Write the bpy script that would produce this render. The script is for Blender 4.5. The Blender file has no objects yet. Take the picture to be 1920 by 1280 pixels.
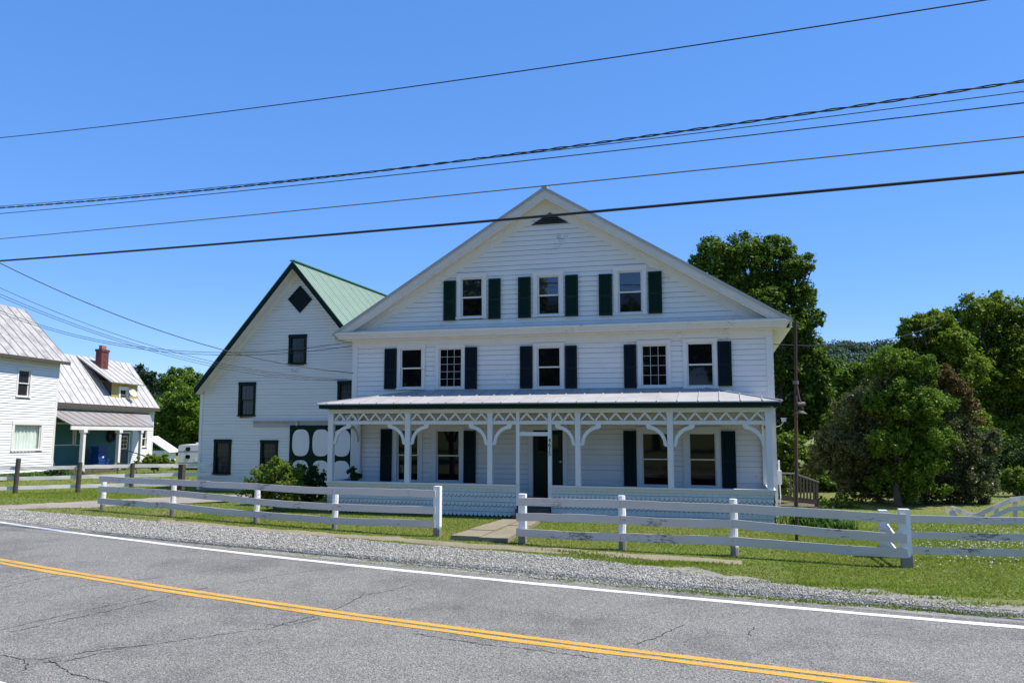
import bpy, math, random
import numpy as np
from mathutils import Vector, Matrix
random.seed(7); rng = np.random.default_rng(7)
scene = bpy.context.scene; col = scene.collection
R = math.radians

# ------------------------------------------------------------------ camera
F, CX, CY, H, HOR = 1480., 960., 640., 2.5, 793.
pitch = math.atan((HOR-CY)/F); yaw = R(15)
FW = Vector((-math.sin(yaw)*math.cos(pitch), math.cos(yaw)*math.cos(pitch), math.sin(pitch)))
RT = Vector((math.cos(yaw), math.sin(yaw), 0)); UP = RT.cross(FW)*1.0
C0 = Vector((0, 0, H))
cam = bpy.data.cameras.new('camera'); co = bpy.data.objects.new('camera', cam); col.objects.link(co)
co.matrix_world = Matrix(((RT.x, UP.x, -FW.x, 0), (RT.y, UP.y, -FW.y, 0), (RT.z, UP.z, -FW.z, H), (0, 0, 0, 1)))
cam.sensor_width = 36; cam.lens = 36*F/1920; cam.clip_end = 6000; cam.clip_start = .1
scene.camera = co

# survey helpers: a sight line from the photographer's stand to a known plane
def ray(x, y): return FW + RT*((x-CX)/F) + UP*((CY-y)/F)
def atY(x, y, Y): d = ray(x, y); return C0 + d*(Y/d.y)
def atZ(x, y, z=0.): d = ray(x, y); return C0 + d*((z-H)/d.z)
def atD(x, y, dep): return C0 + ray(x, y)*dep
def atV(x, y, p, n): d = ray(x, y); return C0 + d*((p-C0).dot(n)/d.dot(n))

def gz(x, y):                       # lawn level: drops a little behind the house
    t = min(max((y-20.5)/8.0, 0), 1); return -0.28*t*t*(3-2*t)

# ------------------------------------------------------------------ materials
def newmat(name):
    m = bpy.data.materials.new(name); m.use_nodes = True
    nt = m.node_tree; b = nt.nodes['Principled BSDF']
    return m, nt, b
def N(nt, t, **k):
    n = nt.nodes.new(t)
    for a, v in k.items():
        if a in n.inputs: n.inputs[a].default_value = v
        else: setattr(n, a, v)
    return n
def coords(nt, scale=(1, 1, 1), kind='Object'):
    tc = N(nt, 'ShaderNodeTexCoord'); mp = N(nt, 'ShaderNodeMapping'); mp.inputs['Scale'].default_value = scale
    nt.links.new(tc.outputs[kind], mp.inputs[0]); return mp.outputs[0]
def noise(nt, vec, scale, detail=4., rough=.55):
    n = N(nt, 'ShaderNodeTexNoise'); n.inputs['Scale'].default_value = scale
    n.inputs['Detail'].default_value = detail; n.inputs['Roughness'].default_value = rough
    nt.links.new(vec, n.inputs['Vector']); return n.outputs['Fac']
def ramp(nt, fac, stops):
    r = N(nt, 'ShaderNodeValToRGB'); e = r.color_ramp.elements
    while len(e) < len(stops): e.new(.5)
    for k, (p, c) in enumerate(stops):
        e[k].position = p; e[k].color = (c, c, c, 1) if isinstance(c, (int, float)) else (*c, 1)
    nt.links.new(fac, r.inputs[0]); return r.outputs[0]
def mix(nt, fac, a, b, mode='MIX'):
    m = N(nt, 'ShaderNodeMix', data_type='RGBA', blend_type=mode)
    for s, v in ((0, fac), (6, a), (7, b)):
        if isinstance(v, bpy.types.NodeSocket): nt.links.new(v, m.inputs[s])
        else: m.inputs[s].default_value = v if s == 0 else (*v, 1)
    return m.outputs[2]
def bump(nt, b, h, strength=.3, dist=.02):
    n = N(nt, 'ShaderNodeBump'); n.inputs['Strength'].default_value = strength; n.inputs['Distance'].default_value = dist
    nt.links.new(h, n.inputs['Height']); nt.links.new(n.outputs[0], b.inputs['Normal'])

def paint(name, c, dirt=(.45, .43, .40), amt=.5, peel=.0, peelc=(.22, .2, .18), stretch=(1, 1, 6), rough=.6, sc=1.2):
    m, nt, b = newmat(name)
    v = coords(nt, stretch); v1 = coords(nt)
    d = ramp(nt, noise(nt, v, sc, 6, .65), [(.42, 0.), (.78, amt)])
    cc = mix(nt, d, c, dirt)
    g = noise(nt, v1, .45, 3)
    cc = mix(nt, ramp(nt, g, [(.35, 0.), (.7, .10)]), cc, tuple(x*.78 for x in c))
    if peel:
        p = noise(nt, coords(nt, (3.0, 3.0, 14)), 2.6, 7, .72)
        g2 = noise(nt, v1, 1.1, 3)
        ml = N(nt, 'ShaderNodeMath', operation='MULTIPLY'); nt.links.new(p, ml.inputs[0]); nt.links.new(g2, ml.inputs[1])
        pm = ramp(nt, ml.outputs[0], [(.415-.1*peel, 0.), (.44-.1*peel, .9)])
        cc = mix(nt, pm, cc, peelc)
    nt.links.new(cc, b.inputs['Base Color']); b.inputs['Roughness'].default_value = rough
    bump(nt, b, noise(nt, v, 9, 4), .12, .01)
    return m
def plain(name, c, rough=.6, metal=0., var=.25, sc=3., bmp=.1, spec=None):
    m, nt, b = newmat(name)
    cc = mix(nt, noise(nt, coords(nt), sc, 5, .65), tuple(x*(1-var) for x in c), tuple(min(1, x*(1+var)) for x in c))
    nt.links.new(cc, b.inputs['Base Color']); b.inputs['Roughness'].default_value = rough; b.inputs['Metallic'].default_value = metal
    if spec is not None: b.inputs['Specular IOR Level'].default_value = spec
    if bmp: bump(nt, b, noise(nt, coords(nt), sc*8, 3), bmp, .01)
    return m
M = {}
M['siding'] = paint('white_clapboard_paint', (.78, .745, .69), amt=.22, peel=.48, peelc=(.30, .29, .28))
M['trim'] = paint('white_trim_paint', (.73, .70, .655), amt=.20, peel=.12, stretch=(2, 2, 2))
M['rake'] = paint('weathered_rake_paint', (.67, .63, .575), (.44, .41, .36), amt=.45, peel=.3, stretch=(1, 3, 3))
M['porchtrim'] = paint('porch_trim_paint', (.70, .69, .66), amt=.15, stretch=(2, 2, 2))
M['shingle'] = paint('mint_shingle_paint', (.60, .63, .595), (.38, .4, .38), amt=.35, peel=.12)
M['barnside'] = paint('barn_clapboard_paint', (.75, .715, .645), amt=.26, peel=.34, peelc=(.34, .33, .33))
M['neigh'] = paint('neighbour_siding', (.80, .80, .79), amt=.08)
M['fence'] = paint('fence_paint', (.66, .58, .50), (.45, .43, .42), amt=.38, peel=.85, peelc=(.17, .155, .145), stretch=(1.2, 1.2, 5))
M['postpaint'] = paint('fence_post_paint', (.80, .80, .79), (.45, .42, .38), amt=.25, peel=.75, peelc=(.16, .13, .11), stretch=(5, 5, 1.2))
def bare_foot(m):
    nt = m.node_tree; b = nt.nodes['Principled BSDF']; src = b.inputs['Base Color'].links[0].from_socket
    tc = N(nt, 'ShaderNodeTexCoord'); sp = N(nt, 'ShaderNodeSeparateXYZ'); nt.links.new(tc.outputs['Object'], sp.inputs[0])
    ad = N(nt, 'ShaderNodeMath', operation='MULTIPLY_ADD'); nt.links.new(noise(nt, coords(nt, (1, 1, .5)), 14, 5, .8), ad.inputs[0]); ad.inputs[1].default_value = -.34; nt.links.new(sp.outputs[2], ad.inputs[2])
    nt.links.new(mix(nt, ramp(nt, ad.outputs[0], [(.0, .9), (.005, .8), (.05, 0.)]), src, (.17, .145, .12)), b.inputs['Base Color'])
bare_foot(M['postpaint'])
M['green3'] = plain('green_shutter_paint', (.005, .026, .016), .65, var=.2, bmp=.05, spec=.15)
M['navy'] = plain('blue_black_shutter_paint', (.006, .013, .016), .65, var=.2, bmp=.05, spec=.15)
M['teal1'] = plain('dark_teal_shutter_paint', (.005, .017, .018), .65, var=.2, bmp=.05, spec=.15)
M['greentrim'] = plain('dark_green_trim', (.004, .020, .012), .65, var=.25, bmp=.05, spec=.15)
M['door'] = plain('dark_green_door', (.005, .016, .012), .4, var=.2, bmp=.05, spec=.15)
M['dark'] = plain('dark_void', (.012, .012, .012), .9, var=.2, bmp=0)
M['pole'] = None
M['grimeshade'] = plain('grime_and_lap_shadow', (.24, .23, .22), .9, var=.6, sc=2.5, bmp=0)  # dark line under each board: lap shadow and grime put into the colour
M['jointshade'] = plain('shingle_joint_and_edge_shade', (.035, .042, .042), .9, var=.4, bmp=0)  # shingle joints, and the painted edge shadow and dirt on the skirt
M['wire'] = plain('black_cable', (.012, .012, .013), .55, var=.2, bmp=0)
M['wiregrey'] = plain('grey_cable', (.13, .125, .11), .6, var=.3, bmp=0)
M['greymetal'] = plain('grey_metal', (.35, .36, .37), .4, .6, var=.15, bmp=0)
M['whiteplastic'] = plain('white_plastic', (.72, .72, .72), .35, var=.05, bmp=0)
M['teal'] = plain('teal_wall_paint', (.035, .16, .17), .7, var=.12)
M['blue'] = plain('blue_plastic', (.008, .06, .26), .4, var=.15, bmp=0)
M['brick'] = None
M['deckwood'] = plain('weathered_deck_wood', (.105, .08, .06), .85, var=.4, sc=6)
M['oldwood'] = plain('dark_old_wood', (.075, .06, .05), .9, var=.5, sc=8, bmp=.4)
M['yellow'] = plain('yellow_siding', (.50, .38, .10), .7, var=.2)
M['bark'] = plain('bark', (.075, .06, .048), .95, var=.5, sc=6, bmp=.6)
M['rubber'] = plain('tyre_rubber', (.02, .02, .02), .8, var=.2, bmp=0)
M['curtain'] = plain('curtain_cloth', (.80, .84, .80), .9, var=.12, sc=2)
M['muntin'] = plain('muntin_paint', (.50, .49, .46), .6, var=.1, bmp=0)
M['oldmuntin'] = plain('old_muntin_paint', (.10, .12, .13), .7, var=.3, bmp=0)

def glass_mat(name, tint, rough=.03, ior=1.5):
    m, nt, b = newmat(name)
    b.inputs['Base Color'].default_value = (*tint, 1); b.inputs['Roughness'].default_value = rough; b.inputs['IOR'].default_value = ior
    bump(nt, b, noise(nt, coords(nt), .9, 2), .03, .05)
    return m
M['glass'] = glass_mat('dark_room_glass', (.005, .005, .006), .03, 1.40)
M['glass3'] = glass_mat('storm_glass', (.010, .014, .022), .02, 2.0)
M['dusty'] = glass_mat('dusty_glass', (.022, .024, .026), .12, 1.45)
def clear_glass():
    m = bpy.data.materials.new('clear_window_glass'); m.use_nodes = True; nt = m.node_tree; nt.nodes.clear()
    o = N(nt, 'ShaderNodeOutputMaterial'); mx = N(nt, 'ShaderNodeMixShader'); t = N(nt, 'ShaderNodeBsdfTransparent'); g = N(nt, 'ShaderNodeBsdfGlossy')
    g.inputs['Roughness'].default_value = .03; t.inputs[0].default_value = (.90, .93, .91, 1)
    mx.inputs[0].default_value = .07; nt.links.new(t.outputs[0], mx.inputs[1]); nt.links.new(g.outputs[0], mx.inputs[2]); nt.links.new(mx.outputs[0], o.inputs[0])
    return m
M['clear'] = clear_glass()

def metal_roof(name, c, rust=(.25, .14, .08), amt=.3, rough=.5, sc=1., metallic=0.):
    m, nt, b = newmat(name)
    n1 = noise(nt, coords(nt), 1.1*sc, 7, .7); n2 = noise(nt, coords(nt, (1, .3, .3)), 3.5*sc, 6, .7)
    cc = mix(nt, n2, tuple(x*.78 for x in c), tuple(min(1, x*1.12) for x in c))
    cc = mix(nt, ramp(nt, n1, [(.45, 0.), (.72, amt)]), cc, rust)
    nt.links.new(cc, b.inputs['Base Color']); b.inputs['Roughness'].default_value = rough; b.inputs['Metallic'].default_value = metallic
    bump(nt, b, n2, .15, .02)
    return m
M['porchroof'] = metal_roof('painted_tin_porch_roof', (.40, .39, .385), (.26, .25, .24), .7, .65)
M['houseroof'] = metal_roof('grey_house_roof', (.40, .40, .40), (.3, .28, .26), .3, .6)
M['greenroof'] = metal_roof('pale_green_metal_roof', (.205, .285, .215), (.16, .25, .19), .3, .6)
M['oldroof'] = metal_roof('weathered_tin_roof', (.41, .395, .375), (.16, .145, .125), .95, .6, 1.9)
M['oldroof2'] = metal_roof('whitish_tin_roof', (.50, .49, .475), (.26, .24, .215), .8, .55, 1.6)
M['rustroof'] = metal_roof('rusting_porch_tin', (.30, .29, .275), (.28, .19, .125), .75, .5, .6)

def brickmat():
    m, nt, b = newmat('old_brick')
    t = N(nt, 'ShaderNodeTexBrick'); t.inputs['Scale'].default_value = 4.2
    t.inputs['Color1'].default_value = (.16, .025, .02, 1); t.inputs['Color2'].default_value = (.09, .018, .016, 1); t.inputs['Mortar'].default_value = (.2, .15, .13, 1)
    nt.links.new(coords(nt), t.inputs['Vector'])
    cc = mix(nt, ramp(nt, noise(nt, coords(nt), 3, 5), [(.55, 0.), (.7, .7)]), t.outputs[0], (.10, .08, .075))
    nt.links.new(cc, b.inputs['Base Color']); b.inputs['Roughness'].default_value = .9
    return m
M['brick'] = brickmat()
def rustpole():
    m, nt, b = newmat('rusty_pipe')
    tc = N(nt, 'ShaderNodeTexCoord'); sp = N(nt, 'ShaderNodeSeparateXYZ'); nt.links.new(tc.outputs['Object'], sp.inputs[0])
    mr = N(nt, 'ShaderNodeMapRange'); mr.inputs[1].default_value = 0; mr.inputs[2].default_value = 4.8; nt.links.new(sp.outputs[2], mr.inputs[0])
    c1 = ramp(nt, mr.outputs[0], [(0., (.055, .05, .048)), (.28, (.075, .05, .035)), (.45, (.20, .075, .03)), (.56, (.22, .06, .02)), (.62, (.06, .03, .025)), (1., (.045, .028, .025))])
    cc = mix(nt, noise(nt, coords(nt, (3, 3, 1)), 5, 6, .7), c1, (.09, .05, .035))
    nt.links.new(cc, b.inputs['Base Color']); b.inputs['Roughness'].default_value = .85
    bump(nt, b, noise(nt, coords(nt), 40, 3), .3, .01); return m
M['pole'] = rustpole()

def leafmat(name, dark, light, trans=.30, rough=.5, third=None):
    m = bpy.data.materials.new(name); m.use_nodes = True; nt = m.node_tree
    b = nt.nodes['Principled BSDF']; o = nt.nodes['Material Output']
    g = N(nt, 'ShaderNodeNewGeometry')
    st = [(0., dark), (.75, light)]
    if third: st.append((1., third))
    c = ramp(nt, g.outputs['Random Per Island'], st)
    c = mix(nt, ramp(nt, noise(nt, coords(nt), .55, 3), [(.35, 0.), (.65, .45)]), c, dark)
    nt.links.new(c, b.inputs['Base Color']); b.inputs['Roughness'].default_value = rough
    b.inputs['Specular IOR Level'].default_value = .16
    tr = N(nt, 'ShaderNodeBsdfTranslucent'); tcol = mix(nt, 1., c, (1.35, 1.5, .6), 'MULTIPLY'); nt.links.new(tcol, tr.inputs[0])
    mx = N(nt, 'ShaderNodeMixShader'); mx.inputs[0].default_value = trans
    nt.links.new(b.outputs[0], mx.inputs[1]); nt.links.new(tr.outputs[0], mx.inputs[2]); nt.links.new(mx.outputs[0], o.inputs[0])
    return m
M['maple'] = leafmat('maple_leaves', (.034, .075, .008), (.140, .205, .020))
M['bright'] = leafmat('bright_leaves', (.055, .105, .008), (.205, .260, .026), .38)
M['mid'] = leafmat('mid_green_leaves', (.045, .105, .010), (.180, .260, .026), .3)
M['crab'] = leafmat('bronze_leaves', (.055, .075, .026), (.135, .150, .062), .25, .34, (.17, .115, .05))
M['redleaf'] = leafmat('reddish_leaves', (.085, .068, .024), (.19, .12, .042), .25, .45)
M['bluegreen'] = leafmat('dark_conifer_needles', (.016, .040, .018), (.035, .070, .030), .15)
M['bushy'] = leafmat('yellow_green_bush_leaves', (.065, .120, .014), (.205, .285, .036), .4, .5, (.24, .22, .05))
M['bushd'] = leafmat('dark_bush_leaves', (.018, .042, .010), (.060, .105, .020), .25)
M['lily'] = leafmat('lily_leaves', (.040, .095, .015), (.090, .170, .030), .35)
M['grass'] = leafmat('grass_blades', (.095, .150, .018), (.215, .275, .040), .4, .6, (.33, .29, .08))
M['farwood'] = leafmat('far_wood_leaves', (.034, .066, .040), (.075, .120, .060), .1, .7)

# ------------------------------------------------------------------ mesh builder
OFF = {}
class MB:
    def __init__(s): s.v = []; s.f = []; s.g = []
    def add(s, vs, fs):
        k = len(s.v); s.v += [tuple(p) for p in vs]; s.f += [tuple(i+k for i in f) for f in fs]
    def box(s, x0, x1, y0, y1, z0, z1):
        s.add([(x0,y0,z0),(x1,y0,z0),(x1,y1,z0),(x0,y1,z0),(x0,y0,z1),(x1,y0,z1),(x1,y1,z1),(x0,y1,z1)],
              [(0,3,2,1),(4,5,6,7),(0,1,5,4),(1,2,6,5),(2,3,7,6),(3,0,4,7)])
    def quad(s, a, b, c, d): s.add([a, b, c, d], [(0, 1, 2, 3)])
    def gap(s, a, b, c, d): s.quad(a, b, c, d); s.g.append(len(s.f)-1)
    def slab(s, quad, t):                      # quad of 4 points thickened along its normal (downwards/back)
        q = [Vector(p) for p in quad]; n = (q[1]-q[0]).cross(q[3]-q[0]).normalized()*t
        s.add(q+[p-n for p in q], [(0,1,2,3),(7,6,5,4),(0,4,5,1),(1,5,6,2),(2,6,7,3),(3,7,4,0)])
    def prism(s, poly, y0, y1):                # polygon in (x, z), extruded over y
        n = len(poly); s.add([(x, y0, z) for x, z in poly]+[(x, y1, z) for x, z in poly],
              [tuple(range(n)), tuple(range(2*n-1, n-1, -1))]+[(i, n+i, n+(i+1) % n, (i+1) % n) for i in range(n)])
    def bar(s, a, b, w, h, up=(0, 0, 1)):      # rectangular bar between two points
        a = Vector(a); b = Vector(b); d = (b-a).normalized(); up = Vector(up)
        r = d.cross(up); r = r.normalized() if r.length > 1e-4 else Vector((1, 0, 0)); u = r.cross(d).normalized()
        o = [r*(-w/2)+u*(-h/2), r*(w/2)+u*(-h/2), r*(w/2)+u*(h/2), r*(-w/2)+u*(h/2)]
        s.add([a+k for k in o]+[b+k for k in o], [(3,2,1,0),(4,5,6,7),(0,1,5,4),(1,2,6,5),(2,3,7,6),(3,0,4,7)])
    def tube(s, pts, rad, n=8, cap=True):
        pts = [Vector(p) for p in pts]; rr = rad if isinstance(rad, (list, tuple)) else [rad]*len(pts)
        k = len(s.v); u = None
        for i, p in enumerate(pts):
            d = (pts[min(i+1, len(pts)-1)]-pts[max(i-1, 0)]).normalized()
            if u is None: u = d.orthogonal().normalized()
            u = (u-d*u.dot(d)).normalized(); w = d.cross(u)
            for j in range(n):
                a = 2*math.pi*j/n; s.v.append(tuple(p+(u*math.cos(a)+w*math.sin(a))*rr[i]))
        for i in range(len(pts)-1):
            for j in range(n):
                s.f.append((k+i*n+j, k+i*n+(j+1) % n, k+(i+1)*n+(j+1) % n, k+(i+1)*n+j))
        if cap:
            s.f.append(tuple(k+j for j in range(n-1, -1, -1))); e = k+(len(pts)-1)*n; s.f.append(tuple(e+j for j in range(n)))
    def lathe(s, prof, cx, cy, n=12):
        s.tube([(cx, cy, z) for r, z in prof], [r for r, z in prof], n)
    def build(s, name, mat, parent=None, smooth=False, label=None):
        me = bpy.data.meshes.new(name); off = OFF.get(parent.name, Vector()) if parent else Vector()
        me.from_pydata([tuple(Vector(p)-off) for p in s.v] if off.length else s.v, [], s.f); me.update()
        if mat: me.materials.append(mat)
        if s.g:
            me.materials.append(M['grimeshade'])
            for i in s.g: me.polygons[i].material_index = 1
        if smooth: me.shade_smooth()
        o = bpy.data.objects.new(name, me); col.objects.link(o)
        if parent: o.parent = parent; OFF[o.name] = off
        if label: o['label'] = label
        return o
def npmesh(name, V, nv, mat, parent=None):      # V: (k*nv, 3) array; faces of nv consecutive vertices
    me = bpy.data.meshes.new(name); k = len(V)//nv
    off = OFF.get(parent.name, Vector()) if parent else Vector()
    V = (np.asarray(V)-np.array(off)).astype(np.float32)
    me.vertices.add(len(V)); me.vertices.foreach_set('co', V.ravel())
    me.loops.add(len(V)); me.loops.foreach_set('vertex_index', np.arange(len(V), dtype=np.int32))
    me.polygons.add(k); me.polygons.foreach_set('loop_start', np.arange(0, len(V), nv, dtype=np.int32))
    me.update(calc_edges=True); me.materials.append(mat)
    o = bpy.data.objects.new(name, me); col.objects.link(o)
    if parent: o.parent = parent; OFF[o.name] = off
    return o
def npmesh_idx(name, V, Fc, mat, parent=None):   # shared vertices, constant face size
    me = bpy.data.meshes.new(name); V = np.asarray(V, np.float32); Fc = np.asarray(Fc, np.int32); nv = Fc.shape[1]
    me.vertices.add(len(V)); me.vertices.foreach_set('co', V.ravel())
    me.loops.add(Fc.size); me.loops.foreach_set('vertex_index', Fc.ravel())
    me.polygons.add(len(Fc)); me.polygons.foreach_set('loop_start', np.arange(0, Fc.size, nv, dtype=np.int32))
    me.update(calc_edges=True); me.materials.append(mat)
    o = bpy.data.objects.new(name, me); col.objects.link(o)
    if parent: o.parent = parent
    return o
def tag(o, label=None, cat=None, group=None, kind=None):
    for k, v in (('label', label), ('category', cat), ('group', group), ('kind', kind)):
        if v: o[k] = v
    return o
def thing(name, label, cat, loc, group=None, local=False, rot=None):
    o = bpy.data.objects.new(name, None); col.objects.link(o); o.location = loc; o.empty_display_size = .3
    if rot: o.rotation_euler = rot
    OFF[o.name] = Vector() if local else Vector(loc)
    return tag(o, label, cat, group)

# ------------------------------------------------------------------ wall pieces (wall faces -y, x to the right)
class Wall:
    """a wall plane in a building's own frame: fr = matrix of the building (local -> world), y = plane offset"""
    def __init__(s, fr): s.fr = fr; s.inv = fr.inverted()
    def on(s, px, py, y=0.):
        o = s.inv @ C0; d = (s.inv.to_3x3() @ ray(px, py)); p = o+d*((y-o.y)/d.y); return p.x, p.z
    def onx(s, px, py, x):
        o = s.inv @ C0; d = (s.inv.to_3x3() @ ray(px, py)); p = o+d*((x-o.x)/d.x); return p.y, p.z
    def rect(s, x0, y0, x1, y1, y=0.):
        ym = (y0+y1)/2; xm = (x0+x1)/2
        return s.on(x0, ym, y)[0], s.on(x1, ym, y)[0], s.on(xm, y1, y)[1], s.on(xm, y0, y)[1]

def clap(mb, lo, hi, z0, z1, ex, y, holes=(), seed=0, lap=.022, gv=.009):
    """lapped boards; lo/hi: functions of z for the ends; holes: (x0,x1,z0,z1)"""
    r = random.Random(seed); n = int((z1-z0)/ex+.999)
    for i in range(n):
        a = z0+i*ex; b = min(a+ex, z1)
        cuts = sorted((h[0], h[1]) for h in holes if h[2] < b-.004 and h[3] > a+.004)
        segs = []; cur = -1e9
        for h0, h1 in cuts:
            if h0 > cur: segs.append((cur, h0))
            cur = max(cur, h1)
        segs.append((cur, 1e9))
        for s0, s1 in segs:
            xa0, xb0, xa1, xb1 = max(s0, lo(a)), min(s1, hi(a)), max(s0, lo(b)), min(s1, hi(b))
            if xb0-xa0 < .01 or xb1-xa1 < -.3: continue
            if xb1 < xa1: xa1 = xb1 = (xa1+xb1)/2
            # split long runs into board lengths with slightly different lap
            m = max(1, int((xb0-xa0)/3.6)); cutx = [0]+sorted((k+r.uniform(-.25, .25))/m for k in range(1, m))+[1]
            for k in range(m):
                t0, t1 = cutx[k], cutx[k+1]; l0 = lap*r.uniform(.8, 1.2); l1 = lap*r.uniform(.8, 1.2); g = .0015 if k else 0
                P = lambda t, xa, xb: xa+(xb-xa)*t
                gz_ = gv*r.uniform(.5, 1.5); A = (P(t0, xa0, xb0)+g, y-l0, a+gz_); B = (P(t1, xa0, xb0), y-l1, a+gz_); Cc = (P(t1, xa1, xb1), y-.003, b+.006); Dd = (P(t0, xa1, xb1)+g, y-.003, b+.006)
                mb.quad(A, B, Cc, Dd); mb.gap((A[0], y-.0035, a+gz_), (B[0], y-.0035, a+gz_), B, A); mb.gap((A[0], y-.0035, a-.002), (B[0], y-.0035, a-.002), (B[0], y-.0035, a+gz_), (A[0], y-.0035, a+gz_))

def window(parent, x0, x1, z0, z1, y, cas=.11, muntin=None, glass='glass', upper=None, casm='trim', sashm='trim', munm='muntin', sill=True, proud=.028, rail=.5, head=True, sash=.042):
    """opening x0..x1, z0..z1 in wall plane y; returns the holes to cut"""
    mb = MB(); hi = z1+cas if head else z1
    if cas:
        mb.box(x0-cas, x0, y-proud-.02, y+.10, z0-.0, z1); mb.box(x1, x1+cas, y-proud-.02, y+.10, z0-.0, z1)
        mb.box(x0-cas-.012, x1+cas+.012, y-proud-.028, y+.10, z1, z1+cas*1.15)
        if sill: mb.box(x0-cas-.02, x1+cas+.02, y-proud-.05, y+.10, z0-.055, z0)
        else: mb.box(x0-cas, x1+cas, y-proud-.02, y+.10, z0-cas, z0)
    w = mb.build('window', M[casm], parent)
    sb = MB(); zm = z0+(z1-z0)*rail; s = sash
    def frame(a, b, c, d, yy):
        sb.box(a, a+s, yy, yy+.035, c, d); sb.box(b-s, b, yy, yy+.035, c, d)
        sb.box(a+s, b-s, yy, yy+.035, c, c+s); sb.box(a+s, b-s, yy, yy+.035, d-s, d)
    if muntin and muntin[2] == 'single':
        frame(x0, x1, z0, z1, y+.012); panes = [(x0+s, x1-s, z0+s, z1-s, y+.03, glass)]
    else:
        frame(x0, x1, zm-s/2, z1, y+.008); frame(x0, x1, z0, zm+s/2, y+.048)
        panes = [(x0+s, x1-s, zm, z1-s, y+.026, upper or glass), (x0+s, x1-s, z0+s, zm, y+.066, glass)]
    sb.build('sash', M[sashm], w)
    if muntin:
        mm = MB(); nx, nz = muntin[0], muntin[1]
        for (a, b, c, d, yy, g) in panes:
            for i in range(1, nx): xx = a+(b-a)*i/nx; mm.box(xx-.006, xx+.006, yy-.016, yy-.002, c, d)
            for i in range(1, nz): zz = c+(d-c)*i/nz; mm.box(a, b, yy-.0145, yy-.001, zz-.006, zz+.006)
        mm.build('muntin_bars', M[munm], w)
    for (a, b, c, d, yy, g) in panes:
        p = MB(); p.quad((a, yy, c), (b, yy, c), (b, yy, d), (a, yy, d)); p.build('pane', M[g], w)
    return (x0-.02, x1+.02, z0-.02, z1+.02)

def shutter(parent, x0, x1, z0, z1, y, mat):
    mb = MB(); y -= .03; f = min(.055, (x1-x0)*.2); t = .035; zm = z0+(z1-z0)*.47
    mb.box(x0, x0+f, y-t, y, z0, z1); mb.box(x1-f, x1, y-t, y, z0, z1)
    for a, b in ((z0, z0+f*1.3), (zm-f*.6, zm+f*.6), (z1-f*1.1, z1)): mb.box(x0+f, x1-f, y-t+.002, y, a, b)
    for a, b in ((z0+f*1.3, zm-f*.6), (zm+f*.6, z1-f*1.1)):      # louvres
        n = max(3, int((b-a)/.05))
        for i in range(n):
            c = a+(b-a)*(i+.5)/n; h = (b-a)/n*.62
            mb.add([(x0+f, y-.030, c-h), (x1-f, y-.030, c-h), (x1-f, y-.006, c+h), (x0+f, y-.006, c+h)], [(0, 1, 2, 3)])
    mb.box(x0+f, x1-f, y-.004, y-.001, z0+f, z1-f)
    return mb.build('shutter', mat, parent)

# ------------------------------------------------------------------ sun and sky
SUN = Vector((.53, .080, .93)).normalized()            # direction to the sun: high, from the right
el = math.asin(SUN.z); az = math.atan2(SUN.x, SUN.y)   # clockwise from +y
sl = bpy.data.lights.new('sun', 'SUN'); sl.energy = 5.0; sl.angle = R(.53); sl.color = (1., .945, .86)
so = bpy.data.objects.new('sun', sl); col.objects.link(so)
so.rotation_euler = SUN.to_track_quat('Z', 'Y').to_euler(); so.location = (30, 10, 60)
w = bpy.data.worlds.new('World'); scene.world = w; w.use_nodes = True; nt = w.node_tree
sky = nt.nodes.new('ShaderNodeTexSky'); sky.sky_type = 'NISHITA'; sky.sun_disc = False
sky.sun_elevation = el; sky.sun_rotation = az; sky.altitude = 300; sky.air_density = .6; sky.dust_density = 0; sky.ozone_density = 5.0
def vmath(op, a, v, sc=None):
    n = nt.nodes.new('ShaderNodeVectorMath'); n.operation = op; nt.links.new(a, n.inputs[0])
    if sc is None: n.inputs[1].default_value = v
    else: n.inputs['Scale'].default_value = sc
    return n.outputs[0]
gm = nt.nodes.new('ShaderNodeGamma'); gm.inputs[1].default_value = .45; nt.links.new(vmath('SCALE', sky.outputs[0], None, .125), gm.inputs[0])
hs = nt.nodes.new('ShaderNodeHueSaturation'); hs.inputs['Saturation'].default_value = 1.74; nt.links.new(gm.outputs[0], hs.inputs['Color'])
bg = nt.nodes['Background']; nt.links.new(vmath('MULTIPLY', hs.outputs[0], tuple(.75*8*t for t in (1.06, 1.09, 1.38))), bg.inputs[0]); bg.inputs[1].default_value = .125
scene.view_settings.view_transform = 'Standard'; scene.view_settings.look = 'None'; scene.view_settings.exposure = .45; scene.view_settings.gamma = 1

# ------------------------------------------------------------------ ground, road, shoulder
def curve_fit(pts, deg=2):
    p = np.array(pts); c = np.polyfit(p[:, 0], p[:, 1], deg); d = np.polyder(c)
    a, b = -18., 3.
    def f(x):
        if x < a: return float(np.polyval(c, a)+(x-a)*np.polyval(d, a))
        if x > b: return float(np.polyval(c, b)+(x-b)*np.polyval(d, b))
        return float(np.polyval(c, x))
    return f
Wl = curve_fit([(-17.71, 16.23), (-11.09, 14.22), (-6.75, 13.14), (-3.31, 12.34), (-.65, 11.85), (1.57, 11.48), (3.52, 11.30)])
Yl = curve_fit([(-12.75, 11.74), (-8.1, 10.43), (-4.91, 9.71), (-2.46, 9.17), (-.5, 8.84), (1.53, 8.52)])
Nl = lambda x: Yl(x)-3.80
XS = [-400, -150, -80, -50, -35] + [-28+.75*i for i in range(56)] + [20, 35, 60, 120, 300]

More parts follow.
